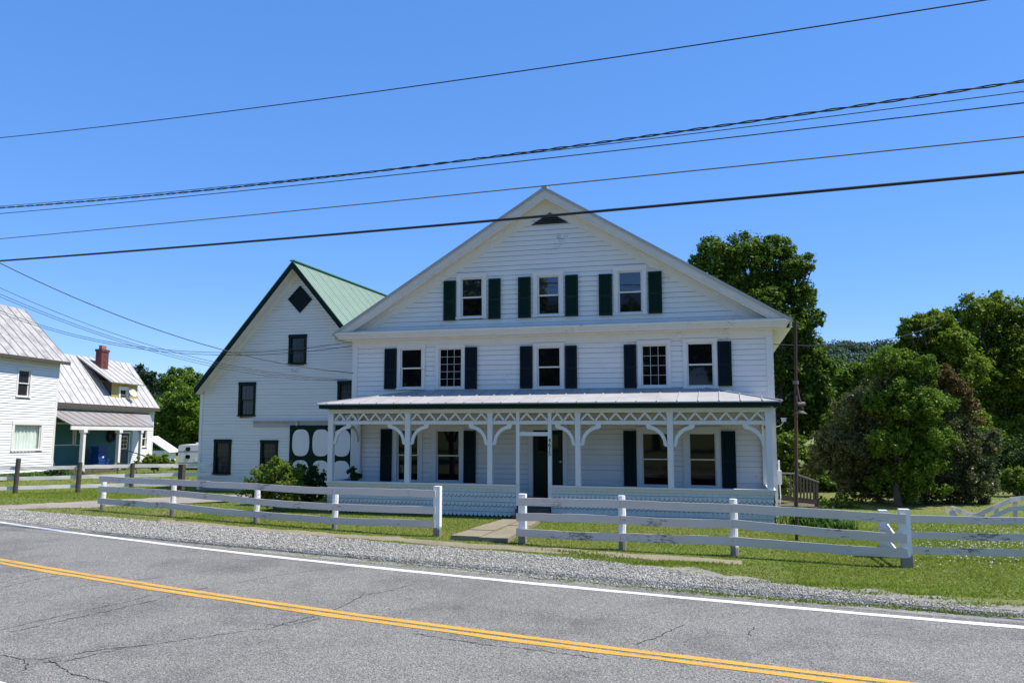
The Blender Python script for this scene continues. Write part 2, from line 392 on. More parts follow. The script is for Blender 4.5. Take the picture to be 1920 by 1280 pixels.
def strip(name, flo, fhi, z, mat, xs=XS, nv=1, label=None):
    me = bpy.data.meshes.new(name); V = []; Fs = []; UV = []
    for x in xs:
        for k in range(nv+1):
            t = k/nv; y = flo(x)+(fhi(x)-flo(x))*t; V.append((x, y, z)); UV.append((x, y-Yl(x)))
    for i in range(len(xs)-1):
        for k in range(nv):
            a = i*(nv+1)+k; Fs.append((a, a+nv+1, a+nv+2, a+1))
    me.from_pydata(V, [], Fs); uv = me.uv_layers.new(name='along')
    for l in me.loops: uv.data[l.index].uv = UV[l.vertex_index]
    me.materials.append(mat); o = bpy.data.objects.new(name, me); col.objects.link(o); tag(o, kind='structure', label=label); return o

def asphalt():
    m, nt, b = newmat('old_asphalt')
    ob = coords(nt); uv = coords(nt, kind='UV')
    sp = noise(nt, ob, 62, 3, .85); sp2 = noise(nt, ob, 24, 2, .6)
    big = noise(nt, coords(nt, (.25, 1.2, 1), 'UV'), .9, 4)
    sx = N(nt, 'ShaderNodeSeparateXYZ'); nt.links.new(uv, sx.inputs[0])
    wob = N(nt, 'ShaderNodeMath', operation='MULTIPLY_ADD'); nt.links.new(big, wob.inputs[0]); wob.inputs[1].default_value = .9; nt.links.new(sx.outputs[1], wob.inputs[2])
    mr = N(nt, 'ShaderNodeMapRange'); mr.inputs[1].default_value = -4; mr.inputs[2].default_value = 4.6; nt.links.new(wob.outputs[0], mr.inputs[0])
    band = ramp(nt, mr.outputs[0], [(0., .5), (.10, .75), (.25, .52), (.38, .72), (.50, .55), (.60, .74), (.70, .60), (.79, .42), (.87, .58), (.93, .42), (1., .6)])
    c = mix(nt, band, (.088, .084, .073), (.178, .169, .146))
    c = mix(nt, ramp(nt, sp, [(.40, 0.), (.50, .40), (.57, 1.)]), mix(nt, .85, c, (.022, .021, .019)), mix(nt, .62, c, (.50, .475, .425)))
    c = mix(nt, ramp(nt, sp2, [(.40, .30), (.55, 0.)]), c, (.07, .068, .063))
    st = ramp(nt, noise(nt, ob, .45, 6, .7), [(.26, .50), (.52, 1.)])
    c = mix(nt, 1., c, st, 'MULTIPLY')
    nt.links.new(c, b.inputs['Base Color']); b.inputs['Roughness'].default_value = .88
    bump(nt, b, sp, .6, .012); return m
def linepaint(name, c, wear=.5):
    m = bpy.data.materials.new(name); m.use_nodes = True; nt = m.node_tree; b = nt.nodes['Principled BSDF']
    n1 = noise(nt, coords(nt), 60, 4, .75); n2 = noise(nt, coords(nt, (.6, 5, 1), 'UV'), 2.2, 5, .7)
    cc = mix(nt, ramp(nt, n1, [(.35, .45), (.6, 0.)]), c, tuple(x*.45 for x in c))
    nt.links.new(cc, b.inputs['Base Color']); b.inputs['Roughness'].default_value = .75
    ad = N(nt, 'ShaderNodeMath', operation='MULTIPLY'); nt.links.new(n1, ad.inputs[0]); nt.links.new(n2, ad.inputs[1])
    nt.links.new(ramp(nt, ad.outputs[0], [(.12+.06*wear, .15), (.165+.06*wear, 1.)]), b.inputs['Alpha']); return m
def grassground():
    m, nt, b = newmat('mown_grass_ground')
    v = coords(nt); big = noise(nt, v, .35, 5, .6); fine = noise(nt, v, 26, 4, .75); mid = noise(nt, v, 3.2, 4, .65)
    c = mix(nt, ramp(nt, fine, [(.3, 0.), (.7, 1.)]), (.075, .112, .016), (.175, .215, .034))
    c = mix(nt, ramp(nt, big, [(.42, 0.), (.66, .75)]), c, (.21, .175, .065))
    c = mix(nt, ramp(nt, mid, [(.55, 0.), (.75, .45)]), c, (.060, .105, .018))
    nt.links.new(c, b.inputs['Base Color']); b.inputs['Roughness'].default_value = .95
    bump(nt, b, fine, .8, .04); return m
def dirt(name, a, c, sc=14, patch=None):
    m, nt, b = newmat(name); v = coords(nt); f = noise(nt, v, sc, 6, .75)
    cc = mix(nt, ramp(nt, f, [(.32, 0.), (.68, 1.)]), a, c)
    cc = mix(nt, ramp(nt, noise(nt, v, 1.1, 4), [(.4, 0.), (.7, .4)]), cc, tuple(x*.6 for x in a))
    if patch: cc = mix(nt, ramp(nt, noise(nt, v, 2.6, 6, .75), [(.52, 0.), (.58, .9)]), cc, patch)
    nt.links.new(cc, b.inputs['Base Color']); b.inputs['Roughness'].default_value = .95
    bump(nt, b, f, .7, .03); return m
M['asphalt'] = asphalt(); M['yellowline'] = linepaint('yellow_road_paint', (.62, .345, .050), .7); M['whiteline'] = linepaint('white_road_paint', (.74, .74, .73), .25)
M['lawn'] = grassground(); M['gravelbed'] = dirt('gravel_bed', (.16, .153, .135), (.36, .345, .305), 30)
M['dirt'] = dirt('sandy_dirt', (.22, .19, .15), (.36, .32, .27), 12)
M['shoulder'] = dirt('shoulder_dirt', (.19, .178, .15), (.36, .338, .295), 24, (.10, .125, .03))
M['slab'] = dirt('old_concrete_walk', (.20, .168, .11), (.30, .255, .17), 9)

gx = [-1500, -600, -250, -120, -80] + list(range(-60, 41, 2)) + [60, 100, 250, 600, 1500]
gy = [-1500, -500, -150, -60, -30] + list(range(-16, 61, 1)) + [70, 90, 120, 200, 400, 800, 1500]
V = [(x, y, gz(x, y)) for y in gy for x in gx]; n = len(gx)
me = bpy.data.meshes.new('ground'); me.from_pydata(V, [], [(j*n+i, j*n+i+1, (j+1)*n+i+1, (j+1)*n+i) for j in range(len(gy)-1) for i in range(n-1)])
me.materials.append(M['lawn']); g = bpy.data.objects.new('ground', me); col.objects.link(g); tag(g, kind='structure', label='mown green lawn with yellowish patches around the houses')

strip('road', lambda x: Nl(x)-.7, lambda x: Wl(x)+.30, .012, M['asphalt'], nv=6)
wob = lambda x, s: .012*math.sin(x*2.1+s)+.008*math.sin(x*5.3+s*2)
XD = [-400, -150, -80, -50, -35] + [-28+.25*i for i in range(168)] + [20, 60, 300]
strip('road_edge_line', lambda x: Wl(x)-.075+wob(x, 4)*.5, lambda x: Wl(x)+.075+wob(x, 1)*.5, .017, M['whiteline'], XD)
strip('road_edge_line', lambda x: Nl(x)-.06, lambda x: Nl(x)+.06, .017, M['whiteline'], XD)
strip('centre_line', lambda x: Yl(x)+.035, lambda x: Yl(x)+.155+wob(x, 2)*.5, .017, M['yellowline'], XD)
cl2 = strip('centre_line', lambda x: Yl(x)-.150+wob(x, 3)*1.3, lambda x: Yl(x)-.030+wob(x, 5)*.4, .017, M['yellowline'], XD)
strip('road_shoulder', lambda x: Wl(x)+.24, lambda x: Wl(x)+1.15+.22*math.sin(x*.9)+.1*math.sin(x*3.1), .008, M['shoulder'], XD)

# cracks in the asphalt: thin dark tar-edged gaps
def crack_mesh(polys):
    mb = MB()
    for pl in polys:
        P = [atZ(x/3., 940+y/3., .016) for x, y in pl]; pts = []
        for a, b in zip(P[:-1], P[1:]):
            k = max(2, int((b-a).length/.05))
            for i in range(k):
                p = a.lerp(b, i/k); q = (b-a).normalized(); nn = Vector((-q.y, q.x, 0))
                pts.append(p+nn*random.gauss(0, .014))
        pts.append(P[-1])
        for i in range(len(pts)-1):
            a, b = pts[i], pts[i+1]; q = (b-a).normalized(); nn = Vector((-q.y, q.x, 0))
            w0 = random.uniform(.0015, .0085); w1 = random.uniform(.0015, .0085)
            mb.quad(a-nn*w0, b-nn*w1, b+nn*w1, a+nn*w0)
    return mb
CR = [[(0,720),(300,650),(520,600),(700,565),(850,525)], [(50,735),(300,680),(550,625),(800,570),(960,530),(1060,505),(1170,480)],
      [(0,855),(110,885),(270,880),(400,858),(620,825),(800,808),(1000,780),(1200,752),(1400,722),(1520,712),(1600,685),(1740,650),(1860,615),(1920,590),(1940,580),(2040,525),(2160,505),(2250,482),(2340,460)],
      [(230,905),(400,890),(700,820)], [(275,890),(400,965),(500,985),(620,1020)], [(760,440),(900,425),(1050,405),(1240,378),(1380,365)],
      [(1340,455),(1420,440),(1540,415),(1700,395),(1820,375)], [(0,455),(100,430),(210,408)], [(20,480),(200,435),(340,410)], [(400,478),(600,465),(740,440)],
      [(140,885),(150,920),(120,950)], [(2320,740),(2720,800),(3120,845),(3370,880)], [(4210,750),(4225,730),(4235,705)], [(1500,690),(1650,690),(1800,655)], [(3840,690),(3700,760),(3580,800)]]
ck = crack_mesh(CR).build('road_crack', M['dark']); tag(ck, kind='structure')

def poly_sheet(name, px, z, mat, jit=.0, kind='structure'):
    P = [atZ(x, y, z) for x, y in px]; Q = []
    for a, b in zip(P, P[1:]+P[:1]):
        k = max(1, int((b-a).length/.25)); d = (b-a); nn = Vector((-d.y, d.x, 0)).normalized() if d.length else Vector()
        for i in range(k): Q.append(a+d*(i/k)+nn*(random.gauss(0, jit) if jit else 0))
    me = bpy.data.meshes.new(name); me.from_pydata([tuple(q) for q in Q], [], [tuple(range(len(Q)-1, -1, -1))]); me.materials.append(mat)
    o = bpy.data.objects.new(name, me); col.objects.link(o); tag(o, kind=kind); return o, [(q.x, q.y) for q in Q]
GU = [(-260, 934), (0, 953), (320, 979), (640, 1009), (960, 1035), (1180, 1056), (1290, 1078), (1420, 1097), (1640, 1122), (1930, 1150)]
GLo = [(1930, 1160), (1600, 1137), (1280, 1108), (960, 1078), (640, 1043), (320, 1013), (0, 974), (-260, 946)]
_, gravel_poly = poly_sheet('gravel_shoulder', GU[:6]+[(1240, 1070), (1330, 1092), (1300, 1104)]+GLo[2:], .013, M['gravelbed'], .04)
_, dirt_poly = poly_sheet('shoulder_dirt', [(1200, 1058), (1290, 1064), (1430, 1084), (1640, 1108), (1930, 1136)]+GLo[:2]+[(1262, 1100)], .0105, M['shoulder'], .10)
_, drive_poly = poly_sheet('driveway', [(-40, 948), (60, 944), (180, 938), (330, 931), (430, 927), (560, 923), (590, 928), (440, 938), (340, 943), (260, 945), (170, 951), (60, 953), (-40, 953)], .006, M['dirt'], .08)
_, walk_poly = poly_sheet('sidewalk', [(300, 972), (403, 981), (550, 994), (722, 1005), (860, 1017), (1000, 1024), (1180, 1036), (1300, 1044), (1391, 1050), (1391, 1058), (1180, 1045), (1000, 1033), (860, 1026), (722, 1012), (550, 1001), (403, 988), (300, 978)], .007, M['slab'], .05)

# entrance walk: old raised slabs
wk = thing('entrance_walk', 'cracked concrete slab walk leading from the fence gap to the porch steps', 'walkway', (-5.1, 16.4, 0))
wa, wb_, wc, wd = atZ(845, 1003, .1), atZ(951, 1008, .1), atZ(1012, 974, .1), atZ(942, 973, .1)
for a, b in ((0, .31), (.318, .66), (.668, 1.)):
    mb = MB(); L = wa.lerp(wd, a); L2 = wa.lerp(wd, b); Rr = wb_.lerp(wc, a); R2 = wb_.lerp(wc, b)
    for t0, t1 in ((0, .52), (.53, 1)):
        dz = random.uniform(-.02, .012); q = [L.lerp(Rr, t0), L.lerp(Rr, t1), L2.lerp(R2, t1), L2.lerp(R2, t0)]
        mb.slab([p+Vector((0, 0, dz)) for p in q], .16)
    mb.build('paving_slab', M['slab'], wk)

def inpoly(P, x, y):
    P = np.array(P); r = np.zeros(len(x), bool); j = len(P)-1
    for i in range(len(P)):
        xi, yi = P[i]; xj, yj = P[j]
        c = ((yi > y) != (yj > y)) & (x < (xj-xi)*(y-yi)/(yj-yi+1e-12)+xi); r ^= c; j = i
    return r
# crushed stone
def scatter_stones(poly, n, s0, s1, name, mat):
    P = np.array(poly); lo = P.min(0); hi = P.max(0); lo = np.maximum(lo, [-26, 11]); hi = np.minimum(hi, [5, 22])
    x = rng.uniform(lo[0], hi[0], n*4); y = rng.uniform(lo[1], hi[1], n*4); k = inpoly(poly, x, y); x = x[k][:n]; y = y[k][:n]; n = len(x)
    base = np.array([(1,0,0),(-1,0,0),(0,1,0),(0,-1,0),(0,0,1),(0,0,-1)], float)
    fc = np.array([(0,2,4),(2,1,4),(1,3,4),(3,0,4),(2,0,5),(1,2,5),(3,1,5),(0,3,5)])
    s = rng.uniform(s0, s1, n)**1.0; a = rng.uniform(0, 6.28, n)
    V = base[None]*rng.uniform(.6, 1.2, (n, 6, 1))*s[:, None, None]*np.array([1.15, .9, .62]) + rng.normal(0, .15, (n, 6, 3))*s[:, None, None]
    ca, sa = np.cos(a)[:, None], np.sin(a)[:, None]
    X = V[:, :, 0]*ca-V[:, :, 1]*sa; Y = V[:, :, 0]*sa+V[:, :, 1]*ca
    V = np.stack([X+x[:, None], Y+y[:, None], V[:, :, 2]+.013+s[:, None]*.35], 2).reshape(-1, 3)
    Fc = (fc[None]+(np.arange(n)*6)[:, None, None]).reshape(-1, 3)
    return npmesh_idx(name, V, Fc, mat)
def stonemat():
    m, nt, b = newmat('crushed_stone'); g = N(nt, 'ShaderNodeNewGeometry')
    nt.links.new(ramp(nt, g.outputs['Random Per Island'], [(0., (.11, .106, .094)), (.5, (.36, .345, .305)), (1., (.60, .575, .51))]), b.inputs['Base Color']); b.inputs['Roughness'].default_value = .9; return m
M['stone'] = stonemat()
st = scatter_stones(gravel_poly, 50000, .006, .022, 'gravel', M['stone'])
st2 = scatter_stones([tuple(atZ(x, y))[:2] for x, y in [(1200, 1060), (1300, 1076), (1420, 1092), (1640, 1119), (1930, 1148), (1930, 1160), (1600, 1137), (1280, 1108), (1200, 1101)]], 9000, .005, .018, 'gravel', M['stone'])
st3 = scatter_stones([tuple(atZ(x, y))[:2] for x, y in [(0, 974), (320, 1012), (640, 1042), (960, 1077), (1280, 1107), (1280, 1115), (960, 1086), (640, 1051), (320, 1018), (0, 979)]], 3500, .004, .013, 'gravel', M['stone'])
for q in (st2, st3): tag(q, 'scattered small stones on the sandy edge of the road', 'gravel', kind='stuff')
tag(st, 'loose pale grey crushed stone along the road shoulder', 'gravel', kind='stuff')

# grass blades
def grass(name, regions, label, mat, wid=(.006, .014)):
    Vs = []
    for (x0, x1, y0, y1, n, h0, h1) in regions:
        x = rng.uniform(x0, x1, n); y = rng.uniform(y0, y1, n)
        wl = np.array([Wl(v) for v in np.linspace(x0, x1, 64)]); wy = np.interp(x, np.linspace(x0, x1, 64), wl)
        keep = (y > wy+.33)
        for P in (gravel_poly, drive_poly, walk_poly, [(p.x, p.y) for p in (wa, wb_, wc, wd)]):
            k = inpoly(P, x, y); keep &= ~(k & (rng.random(n) > .012))
        dd_ = inpoly(dirt_poly, x, y); keep &= ~(dd_ & (rng.random(n) > .10+.5*(np.sin(x*5.1)*np.sin(y*9+x*2) > .45)))
        keep &= ~((x > -11.1) & (x < 1.2) & (y > 20.6)) & ~((x > -21.4) & (x < -12.4) & (y > 28.8))
        sh = (y < wy+1.1); keep &= ~(sh & (rng.random(n) > .22))
        x = x[keep]; y = y[keep]; n = len(x)
        t = np.clip((y-20.5)/8, 0, 1); z = -.28*t*t*(3-2*t)
        h = rng.uniform(h0, h1, n); w_ = rng.uniform(*wid, n); a = rng.uniform(0, 6.28, n); la = rng.uniform(0, 6.28, n); ln = h*rng.uniform(.5, 2.2, n)
        dx, dy = np.cos(a)*w_, np.sin(a)*w_
        A = np.stack([x-dx, y-dy, z-.005], 1); B = np.stack([x+dx, y+dy, z-.005], 1); T = np.stack([x+np.cos(la)*ln, y+np.sin(la)*ln, z+h], 1)
        Vs.append(np.stack([A, B, T], 1).reshape(-1, 3))
    o = npmesh(name, np.concatenate(Vs), 3, mat); tag(o, label, 'grass', kind='stuff'); return o
grass('grass', [(-14, 6, 13, 21, 170000, .012, .040), (-26, -13, 16, 30, 60000, .018, .055), (1, 13, 13, 24, 90000, .012, .042), (0, 20, 22, 45, 30000, .02, .07), (-34, -20, 22, 42, 30000, .03, .10)],
      'short green lawn grass between the fences and the houses', M['grass'])
def weeds(spots, name, label):
    V = []
    for (px, py, n, sp, h) in spots:
        c = atZ(px, py)
        x = rng.normal(c.x, sp, n); y = rng.normal(c.y, sp*.25, n); hh = rng.uniform(.3, 1, n)*h; a = rng.uniform(0, 6.28, n); w_ = rng.uniform(.006, .014, n); l = rng.uniform(0, 6.28, n); k = hh*rng.uniform(.2, .9, n)
        V.append(np.stack([np.stack([x-np.cos(a)*w_, y-np.sin(a)*w_, 0*x+.01], 1), np.stack([x+np.cos(a)*w_, y+np.sin(a)*w_, 0*x+.01], 1), np.stack([x+np.cos(l)*k, y+np.sin(l)*k, hh], 1)], 1).reshape(-1, 3))
    o = npmesh(name, np.concatenate(V), 3, M['grass']); tag(o, label, 'weeds', kind='stuff')
SP = [(x, 940+y/3., 150, .35, .05) for x, y in [(690, 318), (800, 345), (900, 385), (960, 405), (1060, 438), (1120, 455), (1180, 470), (1240, 492), (1280, 500)]]
SP += [(1280+x/3., 900+y/3., 80, .16, .07) for x, y in [(60, 632), (180, 645), (340, 658), (500, 672), (640, 685), (760, 694), (880, 702), (1020, 708), (1120, 716), (1230, 726), (1330, 735), (1440, 742), (1560, 752), (1700, 762), (1850, 770)]]
SP += [(1280+x/3., 900+y/3., 130, .22, .06) for x, y in [(870, 615), (760, 590), (900, 590), (1130, 600), (1050, 640), (1240, 600), (1340, 640), (1440, 670), (1600, 650), (640, 590), (500, 575), (1780, 700), (1560, 700)]]
SP += [(1000+x/3.556, 720+y/3.556, 220, .3, .07) for x, y in [(500, 1160), (600, 1185), (700, 1200), (820, 1205), (950, 1195), (1060, 1200), (1180, 1200), (380, 1140), (260, 1120)]]
weeds(SP, 'weeds', 'straggly weeds and grass tufts along the road edge')
# white clover heads on the right lawn
V = []
for k in range(420):
    p = atZ(random.triangular(1690, 1990, 1850), random.triangular(985, 1075, 1015)); h = random.uniform(.05, .09); s = random.uniform(.010, .017)
    c = [(p.x+dx*s, p.y+dy*s, h+dz*s) for dx, dy, dz in ((1, 0, 0), (0, 1, 0), (-1, 0, 0), (0, -1, 0), (0, 0, 1), (0, 0, -1))]
    for t in ((0, 1, 4), (1, 2, 4), (2, 3, 4), (3, 0, 4), (1, 0, 5), (2, 1, 5), (3, 2, 5), (0, 3, 5)): V += [c[i] for i in t]
tag(npmesh('clover', np.array(V), 3, plain('clover_white', (.62, .60, .52), .9, bmp=0)), 'white clover flowers dotted over the right lawn', 'clover', kind='stuff')

# ================================================================== the white farmhouse
HX, HY, HW = -4.93, 22.5, 6.255
house = thing('farmhouse', 'large white clapboard farmhouse with dark shutters and long bracketed front porch', 'house', (HX, HY, 0), local=True)
fr = Matrix.Translation((HX, HY, 0)); A = Wall(fr)
def side_map(mb, x, sgn, y0):                     # turn a -y facing strip wall into a side wall
    mb.v = [((x-p[1]) if sgn > 0 else (x+p[1]), y0+(p[0] if sgn > 0 else -p[0]), p[2]) for p in mb.v]; return mb
DEP = 11.5
za = A.on(1024, 352, -.42)[1]; ze = (A.on(634, 626.5, -.42)[1]+A.on(1481, 597, -.42)[1])/2
xe = HW+.45; mS = (za-ze)/xe
holes = []
# windows: (px rect of the opening) 3rd, 2nd, 1st floor
W3 = [(864.5, 521, 905, 594), (1008, 517, 1049, 590), (1159, 508, 1204, 586.5)]
for r in W3:
    x0, x1, z0, z1 = A.rect(*r); holes.append(window(house, x0, x1, z0, z1, 0, .13, glass='glass', upper='glass3', rail=.5))
W2 = [((751, 653.5, 791.5, 727), None), ((823, 652.5, 866.5, 726.5), (3, 5, 'single')), ((1007, 650, 1051.5, 726), None), ((1202.5, 646, 1251.5, 724), (3, 4, 'single')), ((1288, 642, 1338.5, 724.5), None)]
for r, mu in W2:
    x0, x1, z0, z1 = A.rect(*r); holes.append(window(house, x0, x1, z0, z1, 0, .10, muntin=mu, munm='muntin'))
W1 = [(744.5, 805, 784, 901), (818, 806, 861.5, 902), (1204, 811, 1254, 910.5), (1292, 811, 1343, 912)]
for r in W1:
    x0, x1, z0, z1 = A.rect(*r); holes.append(window(house, x0, x1, z0, z1, 0, .15, casm='porchtrim', sashm='porchtrim', sash=.035))
for rs, m, y in ((((833, 527, 855.5, 601), (917, 523, 939.5, 598), (972.5, 520, 996, 596), (1060.5, 516, 1084.5, 593), (1123.5, 514.5, 1148, 592), (1216, 509.5, 1241.5, 588)), 'green3', 0),
                 (((722.5, 654, 744.5, 729.5), (873, 651, 895.5, 729), (976, 649, 999, 728), (1060.5, 648, 1082.5, 728), (1170.5, 646, 1193.5, 727.5), (1346, 640, 1372, 723.5)), 'navy', 0),
                 (((715, 804, 736, 901.5), (870.5, 807, 893, 907), (1170, 807, 1194, 912), (1353, 807.5, 1380, 916)), 'teal1', 0)):
    for r in rs:
        x0, x1, z0, z1 = A.rect(*r); shutter(house, x0, x1, z0, z1, -.02, M[m])
# front door
dx0, dx1, _, dz1 = A.rect(999.5, 806, 1056, 940); FLR = .40
holes.append((dx0-.02, dx1+.02, FLR, dz1+.02))
mb = MB(); mb.box(dx0-.14, dx0, -.05, .1, FLR, dz1); mb.box(dx1, dx1+.14, -.05, .1, FLR, dz1); mb.box(dx0-.16, dx1+.16, -.06, .1, dz1, dz1+.15)
mb.build('door_frame', M['porchtrim'], house)
mb = MB(); mb.box(dx0, dx1, .02, .06, FLR, dz1)
for a, b in ((.08, .42), (.58, .92)):
    xx0 = dx0+(dx1-dx0)*a; xx1 = dx0+(dx1-dx0)*b
    mb.box(xx0, xx1, .006, .019, FLR+.18, FLR+.75); mb.box(xx0, xx1, .006, .019, FLR+.9, FLR+1.15)
dr = mb.build('door', M['door'], house)
mb = MB(); mb.quad((dx0+.14, .012, FLR+1.25), (dx1-.14, .012, FLR+1.25), (dx1-.14, .012, dz1-.14), (dx0+.14, .012, dz1-.14)); mb.build('pane', M['glass'], dr)
mb = MB(); mb.tube([(dx1-.07, .02, FLR+1.0), (dx1-.07, -.05, FLR+1.0)], .03); mb.build('handle', M['greymetal'], dr)
# front wall: boards, with the openings cut out
EXP = .145; cb = .17
mb = MB(); clap(mb, lambda z: -HW+cb, lambda z: HW-cb, .30, 4.92, EXP, 0, holes, 3)
fz = lambda z: max(0, (za-.50-z)/mS)
clap(mb, lambda z: -fz(z), lambda z: fz(z), 5.30, za-.5, EXP, 0, holes, 5)
mb.build('front_wall', M['siding'], house)
mb = MB(); mb.prism([(-HW+.02, .0), (HW-.02, .0), (HW-.02, 5.0), (xe-.6, ze-.1), (0, za-.2), (-xe+.6, ze-.1), (-HW+.02, 5.0)], .12, DEP); mb.build('wall_core', M['siding'], house)
for s in (1, -1):
    mb = MB(); clap(mb, lambda z: 0.0, lambda z: DEP, .2, 4.95, EXP, 0, (), 8); side_map(mb, s*(HW-.012), s, 0 if s > 0 else DEP)
    mb.build('side_wall', M['siding'], house)
for s in (-1, 1):
    mb = MB(); a, b = sorted((s*HW, s*(HW-cb-.005))); mb.box(a, b, -.035, .1, .0, 4.86); a, b = sorted((s*(HW+.012), s*(HW-.02))); mb.box(a, b, .1005, .22, .0, 4.86)
    mb.build('corner_board', M['trim'], house)
mb = MB(); mb.box(-HW-.02, HW+.02, .02, DEP, -.3, .29); mb.build('foundation', plain('fieldstone', (.22, .21, .2), .95, var=.4, sc=5), house)
# cornice, frieze and pediment
mb = MB(); mb.box(-HW-.01, HW+.01, -.045, .1, 4.861, 5.03); mb.build('frieze', M['trim'], house)
mb = MB()
for z0, z1, y in ((5.03, 5.085, -.16), (5.085, 5.15, -.36), (5.15, 5.21, -.40), (5.21, 5.285, -.455)):
    mb.box(-xe+.455+y-.0, xe-.455-y, y, .1, z0, z1-.001)
mb.add([(-xe, -.47, 5.286), (xe, -.47, 5.286), (xe-.2, .0, 5.40), (-xe+.2, .0, 5.40)], [(0, 1, 2, 3)])
mb.build('cornice', M['trim'], house)
def rake(d0, d1, y0, y1, zc):
    mb = MB(); x0 = (za-d0-zc)/mS; x1 = (za-d1-zc)/mS
    for s in (-1, 1): mb.prism([(s*x0, zc), (s*x1, zc), (0, za-d1), (0, za-d0)], y0, y1)
    return mb
zc = 5.30
rake(.02, .25, -.42, -.385, zc).build('rake_board', M['rake'], house)
rake(.10, .30, -.384, -.34, zc).build('rake_moulding', M['trim'], house)
rake(.24, .30, -.34, -.004, zc).build('soffit', M['rake'], house)
rake(.30, .36, -.09, -.035, zc).build('bed_moulding', M['trim'], house)
rake(.30, .58, -.034, .01, zc).build('gable_frieze', M['trim'], house)
for s in (-1, 1):
    mb = MB(); e = Vector((s*(xe+.04), 0, za-mS*(xe+.04))); t = .05
    mb.prism([(0, za), (e.x, e.z), (e.x, e.z-t), (0, za-t)], -.47, DEP+.4)
    rf = mb.build('roof', M['houseroof'], house)
    mb = MB()
    for k in range(24): y = -.45+k*.52; mb.bar((0, y, za+.012), (e.x, y, e.z+.012), .03, .03)
    mb.build('seam', M['houseroof'], rf)
    mb = MB(); a, b = sorted((s*(HW+.02), s*(xe))); mb.box(a, b, .1, DEP+.3, 5.06, 5.10); a, b = sorted((s*(xe), s*(xe+.03))); mb.box(a, b, -.40, DEP+.3, 5.06, 5.275)
    mb.build('eave_box', M['trim'], house)
mb = MB(); mb.bar((0, -.49, za+.02), (0, DEP+.4, za+.02), .16, .05); mb.build('ridge_cap', M['houseroof'], house)
# attic louvre
vx0, vx1, vz0, vz1 = A.rect(996, 399, 1067, 420.5)
mb = MB(); xm = (vx0+vx1)/2; mb.prism([(vx0, vz0), (vx1, vz0), (xm, vz1)], -.036, -.03); v = mb.build('attic_vent', M['dark'], house)
mb = MB()
for k in range(6):
    t = (k+.3)/6; z = vz0+(vz1-vz0)*t; hw = (vx1-vx0)/2*(1-t)
    mb.add([(xm-hw, -.075, z), (xm+hw, -.075, z), (xm+hw*.9, -.04, z+.022), (xm-hw*.9, -.04, z+.022)], [(0, 1, 2, 3)])
mb.build('louvre', M['greymetal'], v)

# ---- porch
YP = -1.8; px0, px1 = -6.05, 6.05
pz = lambda py, x=1020: A.on(x, py, YP)[1]
RAIL = .87
mb = MB(); mb.box(px0, px1, YP, -.04, FLR-.12, FLR-.02); mb.build('porch_floor', plain('grey_porch_floor', (.09, .095, .095), .7, var=.2), house)
mb = MB(); mb.box(px0, px1, YP-.05, -.03, 2.885, 2.905); mb.build('porch_ceiling', plain('grey_green_ceiling', (.13, .135, .12), .8, var=.15), house)
xl, xr, zt, z_e, ye = -4.14, 4.42, 3.46, 3.045, -2.12
ex = 6.30
mb = MB(); P = [(-ex, ye, z_e), (ex, ye, z_e), (ex, -.02, z_e), (-ex, -.02, z_e), (xl, -.02, zt), (xr, -.02, zt)]
mb.add(P+[(x, y, z-.03) for x, y, z in P[:4]], [(0, 1, 5, 4), (0, 4, 3), (1, 2, 5), (6, 7, 1, 0), (7, 8, 2, 1), (9, 6, 0, 3), (9, 8, 7, 6)])
pr = mb.build('porch_roof', M['porchroof'], house)
mb = MB(); x = -ex+.3
while x < ex-.2:
    t = 1.
    if x < xl: t = (x+ex)/(xl+ex)
    if x > xr: t = (ex-x)/(ex-xr)
    t = max(.05, min(1, t)); mb.bar((x, ye-.004, z_e+.012), (x+.0, ye+(-.02-ye)*t, z_e+(zt-z_e)*t+.012), .022, .026)
    x += .515
mb.bar((-ex, ye, z_e+.01), (xl, -.02, zt+.012), .06, .035); mb.bar((ex, ye, z_e+.01), (xr, -.02, zt+.012), .06, .035)
mb.bar((xl, -.03, zt+.01), (xr, -.03, zt+.01), .05, .06)
mb.build('seam', M['porchroof'], pr)
mb = MB(); mb.box(-ex+.05, ex-.05, ye+.03, ye+.07, z_e-.135, z_e-.031)
for s in (-1, 1): a, b = sorted((s*(ex-.05), s*(ex-.09))); mb.box(a, b, ye+.0705, -.05, z_e-.135, z_e-.031)
mb.build('porch_fascia', M['greentrim'], house)
zb0, zb1 = pz(773.5), 2.884                              # porch beam
mb = MB(); mb.box(px0-.02, px1+.02, YP-.07, YP+.07, zb0, zb1)
for s in (-1, 1): a, b = sorted((s*(px1+.02), s*(px1-.12))); mb.box(a, b, YP+.0705, -.06, zb0, zb1)
mb.build('porch_beam', M['porchtrim'], house)
zl0, zl1 = pz(795.3), pz(788.6)
posts = [A.on(x, 850, YP)[0] for x in (625.5, 765, 919.5, 971.5, 1031.3, 1084.2, 1257.5, 1433)]
posts[0] = px0+.07; posts[-1] = px1-.07
pw = [.075, .073, .068, .048, .048, .068, .073, .075]
brk = [(1,), (-1, 1), (-1, 1), (), (), (-1, 1), (-1, 1), (-1,)]
def bracket_poly(x, s, zt_):
    out = []; r = .50; cx_, cz_ = x+s*.51, zt_-.53
    o = [(cx_-s*r*math.cos(a), cz_+r*math.sin(a)*1.02) for a in [i*math.pi/2/8 for i in range(9)]]
    i_ = [(cx_-s*(r-.085)*math.cos(a), cz_+(r-.085)*math.sin(a)) for a in [i*math.pi/2/8 for i in range(9)]]
    return o+i_[::-1]
